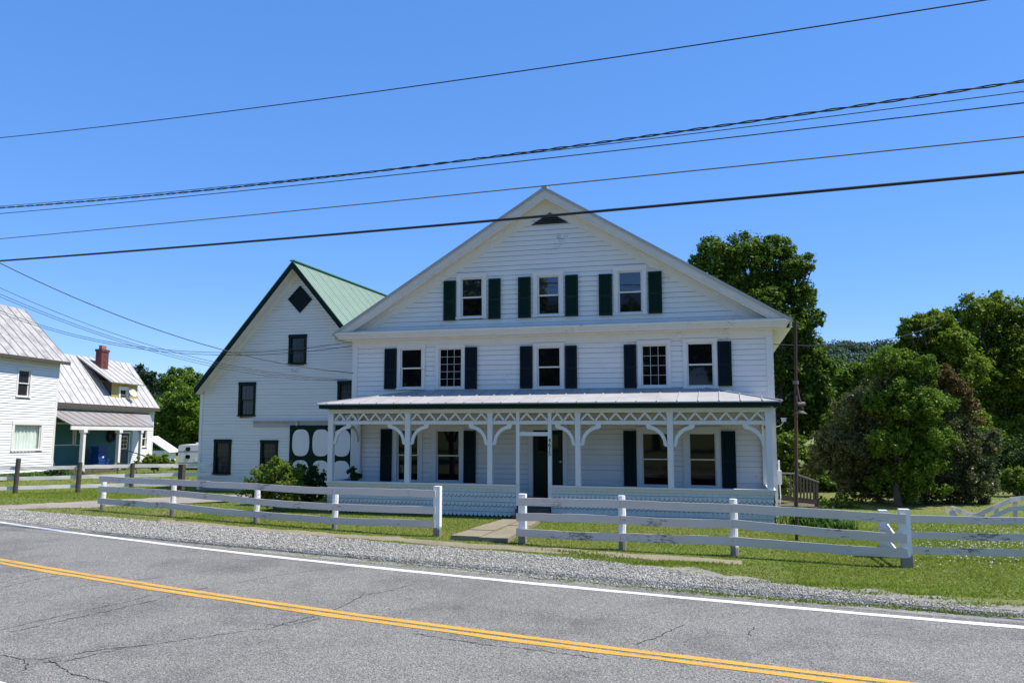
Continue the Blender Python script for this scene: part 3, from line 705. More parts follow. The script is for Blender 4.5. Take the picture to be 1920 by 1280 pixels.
for i, x in enumerate(posts):
    h = pw[i]; zb = FLR-.02 if i in (3, 4) else RAIL
    mb = MB(); mb.box(x-h, x+h, YP-h, YP+h, zb, zb0)
    if i not in (3, 4):
        for z in (1.90, 1.98, 2.36, 2.44, 2.60): mb.box(x-h-.006, x+h+.006, YP-h-.006, YP+h+.006, z, z+.018)
        mb.box(x-h-.012, x+h+.012, YP-h-.012, YP+h+.012, zb0-.06, zb0-.001)
    po = mb.build('porch_post', M['porchtrim'], house)
    for s in brk[i]:
        q = bracket_poly(x+s*h, s, zl0); mb = MB(); n = len(q)//2
        for k in range(n-1):
            c = [q[k], q[k+1], q[2*n-2-k], q[2*n-1-k]]
            mb.prism(c if s < 0 else c[::-1], YP-.03, YP+.03)
        a, b = sorted((x+s*(h+.40), x+s*(h+.54))); mb.box(a, b, YP-.034, YP+.034, zl0-.075, zl0-.001)
        a, b = sorted((x+s*h, x+s*(h+.07))); mb.box(a, b, YP-.034, YP+.034, zl0-.56, zl0-.48)
        mb.build('bracket', M['porchtrim'], po)
# half posts on the wall at both ends
for s in (-1, 1):
    mb = MB(); x = s*(px1-.09); mb.box(x-.075, x+.075, -.14, -.03, FLR, 2.88)
    for k in range(8):
        a0, a1 = k*math.pi/16, (k+1)*math.pi/16; yy = lambda a, r: -.14-.51+r*math.cos(a); zz = lambda a, r: zl0-.53+r*math.sin(a)
        mb.add([(x-.03, yy(a0, .5), zz(a0, .5)), (x-.03, yy(a1, .5), zz(a1, .5)), (x-.03, yy(a1, .42), zz(a1, .42)), (x-.03, yy(a0, .42), zz(a0, .42)), (x+.03, yy(a0, .5), zz(a0, .5)), (x+.03, yy(a1, .5), zz(a1, .5)), (x+.03, yy(a1, .42), zz(a1, .42)), (x+.03, yy(a0, .42), zz(a0, .42))], [(0,1,2,3),(7,6,5,4),(0,4,5,1),(3,2,6,7)])
    mb.build('half_post', M['porchtrim'], house)
# zigzag frieze under the beam
mb = MB()
for i in range(len(posts)-1):
    a, b = posts[i]+pw[i], posts[i+1]-pw[i+1]; n = max(1, round((b-a)/.385)); d = (b-a)/n
    if i in (2, 4): n = 1.5 and max(1, round((b-a)/.385)); d = (b-a)/n
    mb.box(a, b, YP-.04, YP+.04, zl0, zl1)
    for k in range(n):
        x = a+k*d
        mb.bar((x+.02, YP, zl1+.012), (x+d/2, YP, zb0-.012), .05, .045, (0, 1, 0)); mb.bar((x+d/2, YP, zb0-.012), (x+d-.02, YP, zl1+.012), .05, .046, (0, 1, 0))
for s in (-1, 1):
    x = s*(px1-.07); mb.box(x-.04, x+.04, YP+.08, -.14, zl0, zl1); d = (-.14-YP-.08)/4
    for k in range(4):
        y = YP+.08+k*d; mb.bar((x, y+.02, zl1+.012), (x, y+d/2, zb0-.012), .05, .045, (1, 0, 0)); mb.bar((x, y+d/2, zb0-.012), (x, y+d-.02, zl1+.012), .05, .046, (1, 0, 0))
mb.build('porch_frieze', M['porchtrim'], house)
mb = MB(); zz0, zz1 = pz(817), pz(809.5); mb.box(posts[3]+pw[3], posts[4]-pw[4], YP-.03, YP+.03, zz0, zz1); mb.build('door_lintel', M['porchtrim'], house)
# skirt of fish-scale shingles, with its cap rail
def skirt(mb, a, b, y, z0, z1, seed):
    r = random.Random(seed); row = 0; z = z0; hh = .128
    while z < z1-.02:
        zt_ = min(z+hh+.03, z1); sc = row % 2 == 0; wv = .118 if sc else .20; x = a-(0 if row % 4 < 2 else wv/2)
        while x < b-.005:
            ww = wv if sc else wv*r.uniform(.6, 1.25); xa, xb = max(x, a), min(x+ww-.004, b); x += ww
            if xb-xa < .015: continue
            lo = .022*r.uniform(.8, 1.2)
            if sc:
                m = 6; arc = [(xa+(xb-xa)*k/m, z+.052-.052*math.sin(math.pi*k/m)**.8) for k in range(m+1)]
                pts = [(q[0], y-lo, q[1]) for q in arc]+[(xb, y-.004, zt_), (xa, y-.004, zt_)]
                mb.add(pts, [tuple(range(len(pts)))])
                if row: mb.add([(p[0], y-.0125, p[2]+.003) for p in pts[:m+1]]+[(p[0], y-.0095, p[2]-.015) for p in pts[:m+1]], [(k, k+1, m+2+k, m+1+k) for k in range(m)]); mb.g += list(range(len(mb.f)-m, len(mb.f)))  # strip below the scallops: edge shadow and dirt put into the colour
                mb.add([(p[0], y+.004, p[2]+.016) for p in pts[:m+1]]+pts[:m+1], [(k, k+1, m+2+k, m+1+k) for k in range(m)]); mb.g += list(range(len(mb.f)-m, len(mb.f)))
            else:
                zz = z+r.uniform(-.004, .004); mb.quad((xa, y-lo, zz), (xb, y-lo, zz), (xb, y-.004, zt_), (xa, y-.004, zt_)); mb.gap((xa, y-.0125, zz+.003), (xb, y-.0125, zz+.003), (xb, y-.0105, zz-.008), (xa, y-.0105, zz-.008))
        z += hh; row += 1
gl, gr = posts[3]-.03, posts[4]+.03
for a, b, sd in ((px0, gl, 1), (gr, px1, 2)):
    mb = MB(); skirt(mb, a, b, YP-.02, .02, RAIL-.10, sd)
    sk_ = mb.build('porch_skirt', M['shingle'], house); sk_.data.materials[1] = M['jointshade']
    mb = MB(); mb.box(a+.002, b-.002, YP-.018, YP+.08, .0, RAIL-.046); mb.build('skirt_backing', M['jointshade'], house)
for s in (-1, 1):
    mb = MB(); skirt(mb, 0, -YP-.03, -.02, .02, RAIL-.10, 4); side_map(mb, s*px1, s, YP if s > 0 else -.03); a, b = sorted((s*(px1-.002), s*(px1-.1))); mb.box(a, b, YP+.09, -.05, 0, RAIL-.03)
    sk_ = mb.build('porch_skirt', M['shingle'], house); sk_.data.materials[1] = M['jointshade']
mb = MB()
for a, b in ((px0-.06, gl+.02), (gr-.02, px1+.06)):
    mb.box(a, b, YP-.10, YP+.10, RAIL-.045, RAIL); mb.box(a+.02, b-.02, YP-.045, YP-.019, RAIL-.12, RAIL-.046)
for s in (-1, 1): a, b = sorted((s*(px1+.06), s*(px1-.12))); mb.box(a, b, YP+.101, -.05, RAIL-.045, RAIL)
mb.build('porch_rail', M['porchtrim'], house)
mb = MB()
for k, (y, z) in enumerate(((YP-.62, .14), (YP-.32, .27))): mb.box(gl+.03, gr-.03, y, YP-.02+.001*k, z-.14 if k == 0 else z-.129, z)
mb.build('steps', M['oldwood'], house)
# house number down the door post
def text_mesh(s, size, mat, parent, loc, name, ext=.004):
    cu = bpy.data.curves.new('lettering', 'FONT'); cu.body = s; cu.size = size; cu.extrude = ext; cu.align_x = 'CENTER'
    t = bpy.data.objects.new('lettering', cu); col.objects.link(t); dg = bpy.context.evaluated_depsgraph_get()
    me = bpy.data.meshes.new_from_object(t.evaluated_get(dg)); bpy.data.objects.remove(t); me.materials.clear(); me.materials.append(mat)
    me.transform(Matrix.Translation(loc) @ Matrix.Rotation(R(90), 4, 'X')); o = bpy.data.objects.new(name, me); col.objects.link(o); o.parent = parent; OFF[o.name] = Vector(); return o
nm = [o for o in col.objects if o.name.startswith('porch_post')][4]
for k, ch in enumerate('4615'):
    z = A.on(1031, 828.6+k*8.4, YP)[1]; text_mesh(ch, .155, M['wire'], nm, (posts[4]+.0, YP-pw[4]-.006, z), 'house_number')
# small fittings on the right corner
mb = MB(); p = A.inv @ atY(1452, 800, HY-.03); q = A.inv @ atY(1466, 790, HY-.3)
mb.tube([(HW, -.02, p.z), (HW+.12, -.12, p.z+.03), (HW+.2, -.2, q.z)], .012, 6); mb.box(HW+.15, HW+.25, -.34, -.12, q.z-.0, q.z+.085); mb.box(HW+.13, HW+.27, -.37, -.10, q.z+.086, q.z+.10)
mb.build('security_camera', M['whiteplastic'], house)
mb = MB(); mb.box(HW+.013, HW+.13, .25, .48, .85, 1.22); mb.tube([(HW+.07, .365, 1.22), (HW+.07, .365, 1.5)], .025); mb.tube([(HW+.07, .25, .85), (HW+.08, .2, .5), (HW+.05, .3, .2)], .014, 6)
mb.build('meter_box', M['whiteplastic'], house)
mb = MB(); x, z = A.on(1274.5, 629.5, -.06); mb.tube([(x, -.05, z), (x, -.10, z)], .055, 10); mb.build('floodlight', M['whiteplastic'], house)

# ================================================================== the barn
BX, BY, BZ = -16.91, 28.91, -.25
barn = thing('barn', 'tall white clapboard barn with steep pale green metal roof and dark green trim', 'barn', (BX, BY, BZ), local=True)
Bw = Wall(Matrix.Translation((BX, BY, BZ)))
bza = Bw.on(560.7, 488.8, -.5)[1]; bxe, bze = Bw.on(365.4, 725.9, -.5); bm = (bza-bze)/-bxe; bW = -Bw.on(377, 730)[0]; BD = 15
bh = []
for r in ((543.5, 631, 573, 683), (449.5, 720, 477.5, 780.5), (635, 717.5, 663, 778), (403, 827, 431.5, 889), (490, 828.5, 519, 889)):
    x0, x1, z0, z1 = Bw.rect(*r); bh.append(window(barn, x0+.06, x1-.06, z0+.06, z1-.04, 0, .11, muntin=(3, 2, ''), glass='dusty', casm='greentrim', sashm='greentrim', munm='oldmuntin', proud=.02, sash=.03))
ddx0, ddz1 = Bw.on(546, 797); ddx1 = ddx0+4*.905+.12; ddz0 = .12
mb = MB(); clap(mb, lambda z: -min(bW-.1, (bza-.75-z)/bm+.35), lambda z: min(bW-.1, (bza-.75-z)/bm+.35), .12, bza-.55, .118, 0, bh, 21, .016); mb.build('front_wall', M['barnside'], barn)
mb = MB(); mb.prism([(-bW+.01, 0), (bW-.01, 0), (bW-.01, bze+.05), (0, bza-.5), (-bW+.01, bze+.05)], .12, BD); mb.build('wall_core', M['barnside'], barn)
for s in (1, -1):
    mb = MB(); clap(mb, lambda z: 0., lambda z: BD, .12, bze+.3, .2, 0, (), 22); side_map(mb, s*(bW-.01), s, 0 if s > 0 else BD); mb.build('side_wall', M['barnside'], barn)
    mb = MB(); a, b = sorted((s*bW, s*(bW-.13))); mb.box(a, b, -.03, .11, 0, bze+.40); mb.build('corner_board', M['barnside'], barn)
mb = MB(); mb.box(-bW, bW, -.02, BD, -.3, .118); mb.build('foundation', plain('barn_sill', (.30, .33, .35), .9, var=.2), barn)
for s in (-1, 1):
    e = Vector((s*-bxe, 0, bze)); t = .05
    mb = MB(); mb.prism([(0, bza), (e.x, e.z), (e.x, e.z-t), (0, bza-t)], -.52, BD+.4); rf = mb.build('roof', M['greenroof'], barn)
    mb = MB()
    for k in range(71): y = -.5+k*.23; mb.bar((0, y, bza+.004), (e.x, y, e.z+.004), .05 if k % 4 == 0 else .03, .03 if k % 4 == 0 else .012)
    mb.build('seam', M['greenroof'], rf)
    mb = MB(); d0, d1 = .03, .30
    mb.prism([(0, bza-d0), (e.x, e.z-d0), (e.x, e.z-d1), (0, bza-d1)], -.53, -.49); mb.build('rake_board', M['greentrim'], barn)
    mb = MB(); mb.prism([(0, bza-.24), (e.x, e.z-.24), (e.x, e.z-.28), (0, bza-.28)], -.489, -.004); mb.build('soffit', M['barnside'], barn)
    mb = MB(); mb.prism([(0, bza-.281), (e.x*.97, e.z-.281+.03*bm*4.77), (e.x*.97, e.z-.50+.03*bm*4.77), (0, bza-.55)], -.03, .0); mb.build('gable_frieze', M['barnside'], barn)
    mb = MB(); a, b = sorted((e.x, e.x+s*.03)); mb.box(a, b, -.53, BD+.3, bze-.26, bze-.0); mb.build('eave_board', M['greentrim'], barn)
mb = MB(); mb.bar((0, -.55, bza+.02), (0, BD+.4, bza+.02), .22, .04); mb.build('ridge_cap', plain('green_ridge_trim', (.05, .2, .11), .5), barn)
dm = [Bw.on(x, y, -.03) for x, y in ((563, 535.5), (585, 561), (562.3, 586.5), (540, 561))]
mb = MB(); mb.prism(dm[::-1], -.055, -.0); di = mb.build('diamond_panel', M['navy'], barn)
lx0, lz = Bw.on(474.5, 787.5); lx1 = ddx1+.1
mb = MB(); mb.box(lx0, lx1, -.16, -.002, lz-.05, lz-.005); mb.box(lx0+.05, lx1, -.05, -.003, lz-.28, lz-.051); mb.build('door_track_hood', plain('grey_weathered_board', (.42, .41, .40), .8, var=.3), barn)
mb = MB(); mb.box(ddx0, ddx1, -.10, -.045, ddz0, ddz1); dd = mb.build('sliding_door', M['greentrim'], barn)
ow = .905; oh = (ddz1-ddz0)/2
for i in range(4):
    for j in range(2):
        cx_ = ddx0+.06+ow*(i+.5); cz_ = ddz0+oh*(j+.5)-(.06 if j else .02); a, b = ow*.42, oh*.42; q = []
        for k in range(28):
            t = 2*math.pi*k/28; c, s_ = math.cos(t), math.sin(t); e2 = 2/2.9
            q.append((cx_+math.copysign(abs(c)**e2, c)*a, cz_+math.copysign(abs(s_)**e2, s_)*b))
        mb = MB(); mb.prism(q, -.106, -.095); mb.build('panel', M['barnplank'] if 'barnplank' in M else M['trim'], dd)
mb = MB(); x, z = Bw.on(553, 695); mb.tube([(x, 0, z), (x, -.12, z)], .03, 8); mb.tube([(x, -.1, z-.02), (x-.09, -.2, z+.05)], [.03, .055], 8); mb.tube([(x, -.1, z-.02), (x+.09, -.2, z+.05)], [.03, .055], 8); mb.build('floodlight', M['whiteplastic'], barn)
mb = MB(); x, z = Bw.on(559, 793); mb.box(x-.05, x+.05, -.12, -.06, z-.1, z+.05); mb.build('track_bracket', M['greymetal'], barn)

# ================================================================== the neighbour's house
HD = math.atan2(1175-960, 1488) ; ud = FW.copy(); ud.z = 0; ud.normalize()
ang = math.atan2(ud.y, ud.x)-HD
cpt = atD(97, 886, 42.); nloc = Vector((cpt.x, cpt.y, cpt.z))
nrot = Matrix.Rotation(ang, 4, 'Z') @ Matrix.Rotation(R(.9), 4, 'Y')
nb = thing('neighbour_house', 'old white two storey house with weathered tin roof, low wing, dormer and teal porch', 'house', nloc, local=True)
nb.rotation_euler = nrot.to_euler()
nf = Matrix.Translation(nloc) @ nrot; Nw = Wall(nf)
ux, uz = Nw.on(132.8, 679, -.45)                    # eave tip
ry, rz = Nw.onx(46.9, 581.4, ux)
ms = (rz-uz)/(ry+.45); hL = -14.
hz = []
r = Nw.rect(33, 693.5, 55, 743); hz.append(window(nb, *r, 0, .10, glass='dusty', sash=.05, casm='whitehouse' if 'whitehouse' in M else 'trim'))
r = Nw.rect(25, 796, 75, 843); hz.append(window(nb, *r, 0, .16, muntin=(1, 1, 'single'), glass='clear', sash=.05))
cx0, cx1, cz0, cz1 = r
mb = MB(); nn = 60
for k in range(nn):
    xa, xb = cx0+(cx1-cx0)*k/nn, cx0+(cx1-cx0)*(k+1)/nn; f = lambda x: .16+.03*math.sin(x*26)+.02*math.sin(x*61)
    mb.quad((xa, f(xa), cz0), (xb, f(xb), cz0), (xb, f(xb), cz1), (xa, f(xa), cz1))
mb.build('curtain', M['curtain'], nb)
mb = MB(); clap(mb, lambda z: hL, lambda z: -.12, .1, uz-.05, .128, 0, hz, 31, .028); mb.build('front_wall', M['neigh'], nb)
def gable_block(x0, x1, y0, yr, zw, zr, name, mat):
    mb = MB(); P = [(y0, -.6), (2*yr-y0, -.6), (2*yr-y0, zw), (yr, zr), (y0, zw)]; n = len(P)
    mb.add([(x0, a, b) for a, b in P]+[(x1, a, b) for a, b in P], [tuple(range(n)), tuple(range(2*n-1, n-1, -1))]+[(i, n+i, n+(i+1) % n, (i+1) % n) for i in range(n)])
    return mb.build(name, mat, nb)
gable_block(hL, -.02, .22, ry, uz-.1, rz-.15, 'main_block', M['neigh'])
mb = MB(); clap(mb, lambda z: 0. if z < uz else (z-uz)/ms, lambda z: 2*ry if z < uz else 2*ry-(z-uz)/ms, .1, rz-.2, .128, 0, (), 33, .02); side_map(mb, -.0, 1, 0); mb.build('gable_wall', M['neigh'], nb)
mb = MB(); mb.box(-.12, .03, -.03, .12, 0, uz-.05); mb.build('corner_board', M['trim'], nb)
def seam_roof(x0, x1, y0, z0, y1, z1, mat, step, name='roof', seam=.02, skew=0., par=nb, t=.05, m2=None):
    mb = MB(); mb.slab([(x0, y0, z0), (x1, y0, z0), (x1, y1, z1), (x0, y1, z1)], t); rf = mb.build(name, mat, par)
    mb = MB(); x = x1-.03
    while x > x0: mb.bar((x, y0-.003, z0+.01), (x, y1, z1+.01), .025, .03); x -= step
    mb.build('seam', m2 or M['seamdark'], rf); return rf
M['seamdark'] = plain('seam_metal', (.20, .18, .17), .6, var=.3, bmp=0)
seam_roof(hL, ux, -.45, uz, ry, rz, M['oldroof'], .62); seam_roof(hL, ux, 2*ry+.45, uz, ry, rz, M['oldroof'], .62)
mb = MB(); mb.box(hL, ux-.02, -.42, -.02, uz-.12, uz-.07); mb.box(hL, ux, -.45, -.42, uz-.17, uz-.02); mb.build('eave_board', M['oldwood'], nb)
mb = MB(); mb.box(hL, .0, -.06, -.02, uz-.32, uz-.14); mb.build('frieze', M['trim'], nb)
# wing
YWg = .9
wx1 = Nw.on(288.5, 771, YWg)[0]; wex, wez = Nw.on(300.3, 765, YWg-.4); wry, wrz = Nw.onx(245.5, 682, wex)
wm = (wrz-wez)/(wry-YWg+.4)
gable_block(0.05, wx1-.02, YWg+.12, wry, wez-.1, wrz-.15, 'wing_block', M['neigh'])
seam_roof(.0, wex, YWg-.4, wez, wry, wrz, M['oldroof2'], .60); seam_roof(.0, wex, 2*wry-YWg+.4, wez, wry, wrz, M['oldroof2'], .60)
mb = MB(); mb.box(.05, wex, YWg-.42, YWg-.38, wez-.22, wez-.03); mb.box(.05, wex, YWg-.38, YWg-.001, wez-.2, wez-.15); mb.build('eave_board', M['oldwood'], nb)
tx1 = Nw.on(246, 830, YWg)[0]
r = Nw.rect(261.5, 806, 274, 837, YWg)
h1 = window(nb, *r, YWg, .10, glass='glass', sash=.05)
dx = Nw.rect(219, 812, 238.5, 875, YWg)
mb = MB(); clap(mb, lambda z: tx1, lambda z: wx1-.1, .1, wez-.1, .128, YWg, [h1], 35, .028); clap(mb, lambda z: .05, lambda z: tx1, 2.95, wez-.1, .128, YWg, [], 36, .02); mb.build('wing_wall', M['neigh'], nb)
mb = MB(); mb.box(wx1-.1, wx1+.02, YWg-.03, YWg+.1, 0, wez-.12); mb.build('corner_board', M['trim'], nb)
mb = MB(); mb.box(.05, tx1, YWg-.02, YWg+.1, 0, 2.95); mb.build('porch_wall', M['teal'], nb)
mb = MB(); mb.box(tx1-.14, tx1+.02, YWg-.06, YWg-.021, .1, 2.95); mb.build('corner_board', plain('pale_teal_trim', (.25, .45, .46), .7), nb)
r = Nw.rect(100, 795, 135, 833, YWg); mb = MB(); r2 = Nw.rect(141, 796, 152, 833, YWg)
for q in (r, r2): window(nb, *q, YWg-.03, .09, glass='glass', muntin=(1, 1, 'single'), sash=.04)
mb = MB(); mb.box(dx[0], dx[1], YWg-.07, YWg-.02, .25, dx[3]); d = mb.build('door', plain('slate_blue_door', (.03, .045, .075), .5), nb)
mb = MB(); a, b, c, e = dx; w_ = .12; mb.box(a-w_, a, YWg-.09, YWg-.02, .2, e+w_); mb.box(b, b+w_, YWg-.09, YWg-.02, .2, e+w_); mb.box(a, b, YWg-.09, YWg-.02, e, e+w_); mb.build('door_frame', M['trim'], nb)
mb = MB(); f0, f1, g0, g1 = a+.2, b-.2, .25+(e-.25)*.5, e-.2
mb.box(f0-.05, f1+.05, YWg-.082, YWg-.071, g0-.05, g1+.05); mb.build('window_surround', M['trim'], d)
mb = MB()
for i in range(2):
    for j in range(3):
        x0 = f0+(f1-f0)*i/2+.02; z0 = g0+(g1-g0)*j/3+.02; mb.quad((x0, YWg-.085, z0), (x0+(f1-f0)/2-.04, YWg-.085, z0), (x0+(f1-f0)/2-.04, YWg-.085, z0+(g1-g0)/3-.04), (x0, YWg-.085, z0+(g1-g0)/3-.04))
mb.build('pane', M['glass'], d)
# porch of the wing
YPf = YWg-1.75
pex, pez = Nw.on(289, 799, YPf-.15); _, pbz = Nw.on(180, 769.5, YWg)
bx1 = Nw.on(240, 777, YWg)[0]
mb = MB(); mb.slab([(.0, YPf-.15, pez), (pex, YPf-.15, pez), (bx1+2.2, YWg-.03, pbz), (.0, YWg-.03, pbz)], .05); pr2 = mb.build('porch_roof', M['rustroof'], nb)
mb = MB(); k = 0
while k*.7 < pex-.3: x = .3+k*.7; mb.bar((x, YPf-.15, pez+.012), (min(x, bx1+2.2), YWg-.03, pbz+.012), .03, .03); k += 1
mb.build('seam', M['rustroof'], pr2)
mb = MB(); mb.box(.0, pex-.02, YPf-.12, YPf-.05, pez-.26, pez-.06); mb.build('porch_beam', M['trim'], nb)
mb = MB(); mb.box(.05, pex-.1, YPf-.1, YWg-.02, -.1, .2); mb.build('porch_floor', M['deckwood'], nb)
for px_, tw in ((155, .13), (222, .13), (263, .10)):
    x = Nw.on(px_, 830, YPf)[0]; mb = MB(); mb.box(x-tw, x+tw, YPf-tw, YPf+tw, .0, .32); mb.box(x-tw*.75, x+tw*.75, YPf-tw*.75, YPf+tw*.75, .32, pez-.42); mb.box(x-tw*1.15, x+tw*1.15, YPf-tw*1.15, YPf+tw*1.15, pez-.42, pez-.262); mb.build('porch_post', M['trim'], nb)
# dormer
YD = YWg+.02
a = Nw.on(208.5, 735, YD)[0]; b = Nw.on(257, 738, YD)[0]; zt_ = Nw.on(232, 719, YD)[1]
mb = MB(); zb = wez+(YD-YWg+.4)*wm-.1
mb.box(a, b, YD, YD+1.9, zb-.9, zt_+.0); mb.build('dormer_block', M['oldwood'], nb)
xw0, xw1, zw0, zw1 = Nw.rect(224, 730, 236, 750, YD)
mb = MB(); clap(mb, lambda z: a, lambda z: b, zb-.75, zt_, .13, YD-.005, [(xw0-.1, xw1+.1, zw0-.1, zw1+.1)], 41, .02); mb.build('dormer_front', M['yellow'], nb)
window(nb, xw0, xw1, zw0, zw1, YD-.03, .16, glass='glass', sash=.05)
fx0, fz0 = Nw.on(210, 715.5, YD-.45); fx1, fz1 = Nw.on(272, 720, YD-.45)
bx0 = Nw.on(148, 668.5, wry-.05)[0]
mb = MB(); mb.slab([(fx0, YD-.45, fz0), (fx1, YD-.45, fz0), (fx1+.0, wry, wrz+.04), (fx0-.2, wry, wrz+.04)], .07); dfr = mb.build('dormer_roof', M['oldroof2'], nb)
mb = MB(); x = fx1-.04
while x > fx0: mb.bar((x, YD-.45, fz0+.012), (x, wry, wrz+.052), .025, .03); x -= .62
mb.build('seam', M['seamdark'], dfr)
# chimney and dish
c0, c1, _, ct = Nw.rect(184.5, 655, 198, 690, wry-.9)
mb = MB(); mb.box(c0, c1, wry-1.1, wry-.7, wrz-1.6, ct); mb.box(c0-.04, c1+.04, wry-1.14, wry-.66, ct-.14, ct-.001); ch = mb.build('chimney', M['brick'], nb)
mb = MB(); mb.box(c0+.12, c1-.12, wry-1.0, wry-.8, ct, ct+.24); mb.build('flue', plain('clay_flue', (.33, .13, .08), .85), ch)
sx, sz = Nw.on(249.5, 736, YD-.35); mb = MB()
pts = []; nrm = Vector((-.25, -.85, .45)).normalized(); u_ = nrm.orthogonal().normalized(); v_ = nrm.cross(u_)
for rr, dd_ in ((.001, -.07), (.11, -.05), (.20, -.02), (.26, .02)): pts.append((rr, dd_))
k0 = 0; vs = []; fs = []
for rr, dd_ in pts:
    for j in range(18): t = j*math.pi/9; vs.append(Vector((sx, YD-.35, sz))+u_*math.cos(t)*rr+v_*math.sin(t)*rr*1.1+nrm*dd_)
for i in range(len(pts)-1):
    for j in range(18): fs.append((i*18+j, i*18+(j+1) % 18, (i+1)*18+(j+1) % 18, (i+1)*18+j))
mb.add(vs, fs); mb.tube([(sx, YD-.3, sz), (sx-.1, YD-.1, sz-.45), (sx-.1, YD, sz-.5)], .025, 6); mb.tube([(sx, YD-.3, sz-.3), (sx-.05, YD-.7, sz-.05)], .015, 6); mb.build('satellite_dish', M['whiteplastic'], nb)
x, z = Nw.on(165, 808, YWg-.1); mb = MB(); mb.lathe([(.03, z+.22), (.12, z+.18), (.09, z-.12), (.05, z-.16)], x, YWg-.12, 8); mb.build('porch_lantern', M['greymetal'], nb)
# handrail beside the wing's porch steps
mb = MB(); p0 = Nw.on(241, 843, YPf-.3); p1 = Nw.on(291, 861, YPf-.9)
mb.tube([(p0[0], YPf-.1, p0[1]), (p1[0], YPf-.9, p1[1])], .03, 6); mb.tube([(p1[0]-.3, YPf-.86, p1[1]+.02), (p1[0]-.3, YPf-.86, -.1)], .03, 6)
mb.build('handrail', M['wire'], nb)
# things on that porch (own objects, world space)
def nW(x, y, z): return nf @ Vector((x, y, z))
def on_porch(name, label, cat, x, y, z, grp=None):
    o = thing(name, label, cat, nW(x, y, z), grp, local=True); o.rotation_euler = nrot.to_euler(); return o
bxa, _, bz0, bz1 = Nw.rect(171, 836, 198, 876, YWg-.7); bxb = Nw.rect(171, 836, 198, 876, YWg-.7)[1]
bw = (bxb-bxa)*.36; bhh = (bz1-.2)/3
for k, lb in enumerate(('bottom blue storage tote of the stack on the teal porch', 'middle blue storage tote with white tag on the teal porch', 'topmost blue storage tote of the stack on the teal porch')):
    o = on_porch('storage_tote', lb, 'storage box', (bxa+bxb)/2+(.04, -.02, -.05)[k], YWg-.75, .2+k*bhh, 'blue totes stacked on the porch')
    q = (1., .93, .85)[k]; mb = MB(); mb.add([(sx_*bw*.9*q, sy_*.25*q, zz_) if zz_ == 0 else (sx_*bw*q, sy_*.28*q, zz_) for zz_ in (0, bhh-.1) for sx_, sy_ in ((-1, -1), (1, -1), (1, 1), (-1, 1))], [(3,2,1,0),(4,5,6,7),(0,1,5,4),(1,2,6,5),(2,3,7,6),(3,0,4,7)]); mb.build('tub', M['blue'], o)
    mb = MB(); mb.box(-bw*1.04*q, bw*1.04*q, -.30*q, .30*q, bhh-.1, bhh-.005); mb.build('lid', M['blue'], o)
    if k == 1: mb = MB(); mb.box(-.08, .06, -.29*q, -.265*q, bhh-.30, bhh-.2); mb.build('tag', M['whiteplastic'], o)
x, z = Nw.on(209, 818, YWg-.12); wr = on_porch('wreath', 'dark round wreath hanging on the teal porch wall beside the door', 'wreath', x, YWg-.12, z)
mb = MB(); mb.tube([(.27*math.cos(t), random.uniform(-.03, .03), .27*math.sin(t)) for t in [i*math.pi/12 for i in range(25)]], [random.uniform(.07, .12) for _ in range(25)], 7); mb.build('ring', plain('dry_vine', (.03, .025, .02), .9, var=.5, sc=20), wr)

# ================================================================== shed and camper beyond
p = atZ(270, 866, -.28)
sd = thing('shed', 'low shed with plain white sloping roof behind the neighbour house', 'shed', atD(300, 866, 58.), local=True); sd.rotation_euler = (0, 0, yaw)
mb = MB(); mb.box(-1.2, .55, 0, 1.4, -.5, .80); mb.build('walls', M['neigh'], sd)
mb = MB(); mb.slab([(-3.4, -.4, 2.4), (-1.6, -.4, 2.2), (.85, -.4, 1.38), (.85, 3.2, 1.38)][:0] or [(-.95, -.4, 1.88), (.85, -.4, .72), (.85, 1.6, .72), (-.95, 1.6, 1.88)], .07); mb.build('roof', plain('white_shed_roof', (.70, .70, .72), .5, var=.08), sd)
rv = thing('camper', 'white camper with two small dark windows parked behind the barn corner', 'camper', atD(352, 880, 47.), local=True); rv.rotation_euler = (0, 0, yaw+R(4))
rw = 47/1480; x0, x1 = -19*rw, 62*rw; zt_ = 46*rw
me_ = MB(); b_ = .10; prof = [(0.06, 0.10), (x1-x0, .10), (x1-x0, zt_), (.10, zt_), (.03, zt_-.05), (0, zt_-.14), (0, .16)]
me_.prism([(x0+a, b) for a, b in prof], 0, 2.2); me_.build('body', plain('camper_white', (.62, .63, .62), .4, var=.06, bmp=0), rv)
mb = MB(); mb.box(x0-.004, x1, -.006, 1.9, 12*rw, 12*rw+.05); mb.box(x0-.004, x1, -.006, 1.9, 33*rw, 33*rw+.05); mb.build('stripe', plain('camper_stripe', (.16, .19, .24), .5, bmp=0), rv)
for zz in (38.5, 24):
    mb = MB(); a, b, c, d = -5*rw, 3.2*rw, (zz-3.6)*rw, (zz+3.4)*rw; e = .05
    mb.prism([(a+e, c), (b-e, c), (b, c+e), (b, d-e), (b-e, d), (a+e, d), (a, d-e), (a, c+e)], -.02, .0); wv = mb.build('window', M['glass'], rv)
mb = MB(); mb.box(12*rw, 20*rw, -.012, 0, 15*rw, 22*rw); mb.box(8*rw, 18*rw, .5, 1.4, zt_, zt_+.12); mb.build('vent', M['whiteplastic'], rv)
for xx in (.15, 1.1):
    mb = MB(); mb.tube([(xx, .12, .10), (xx, .32, .10)], .27, 16); mb.build('wheel', M['rubber'], rv)

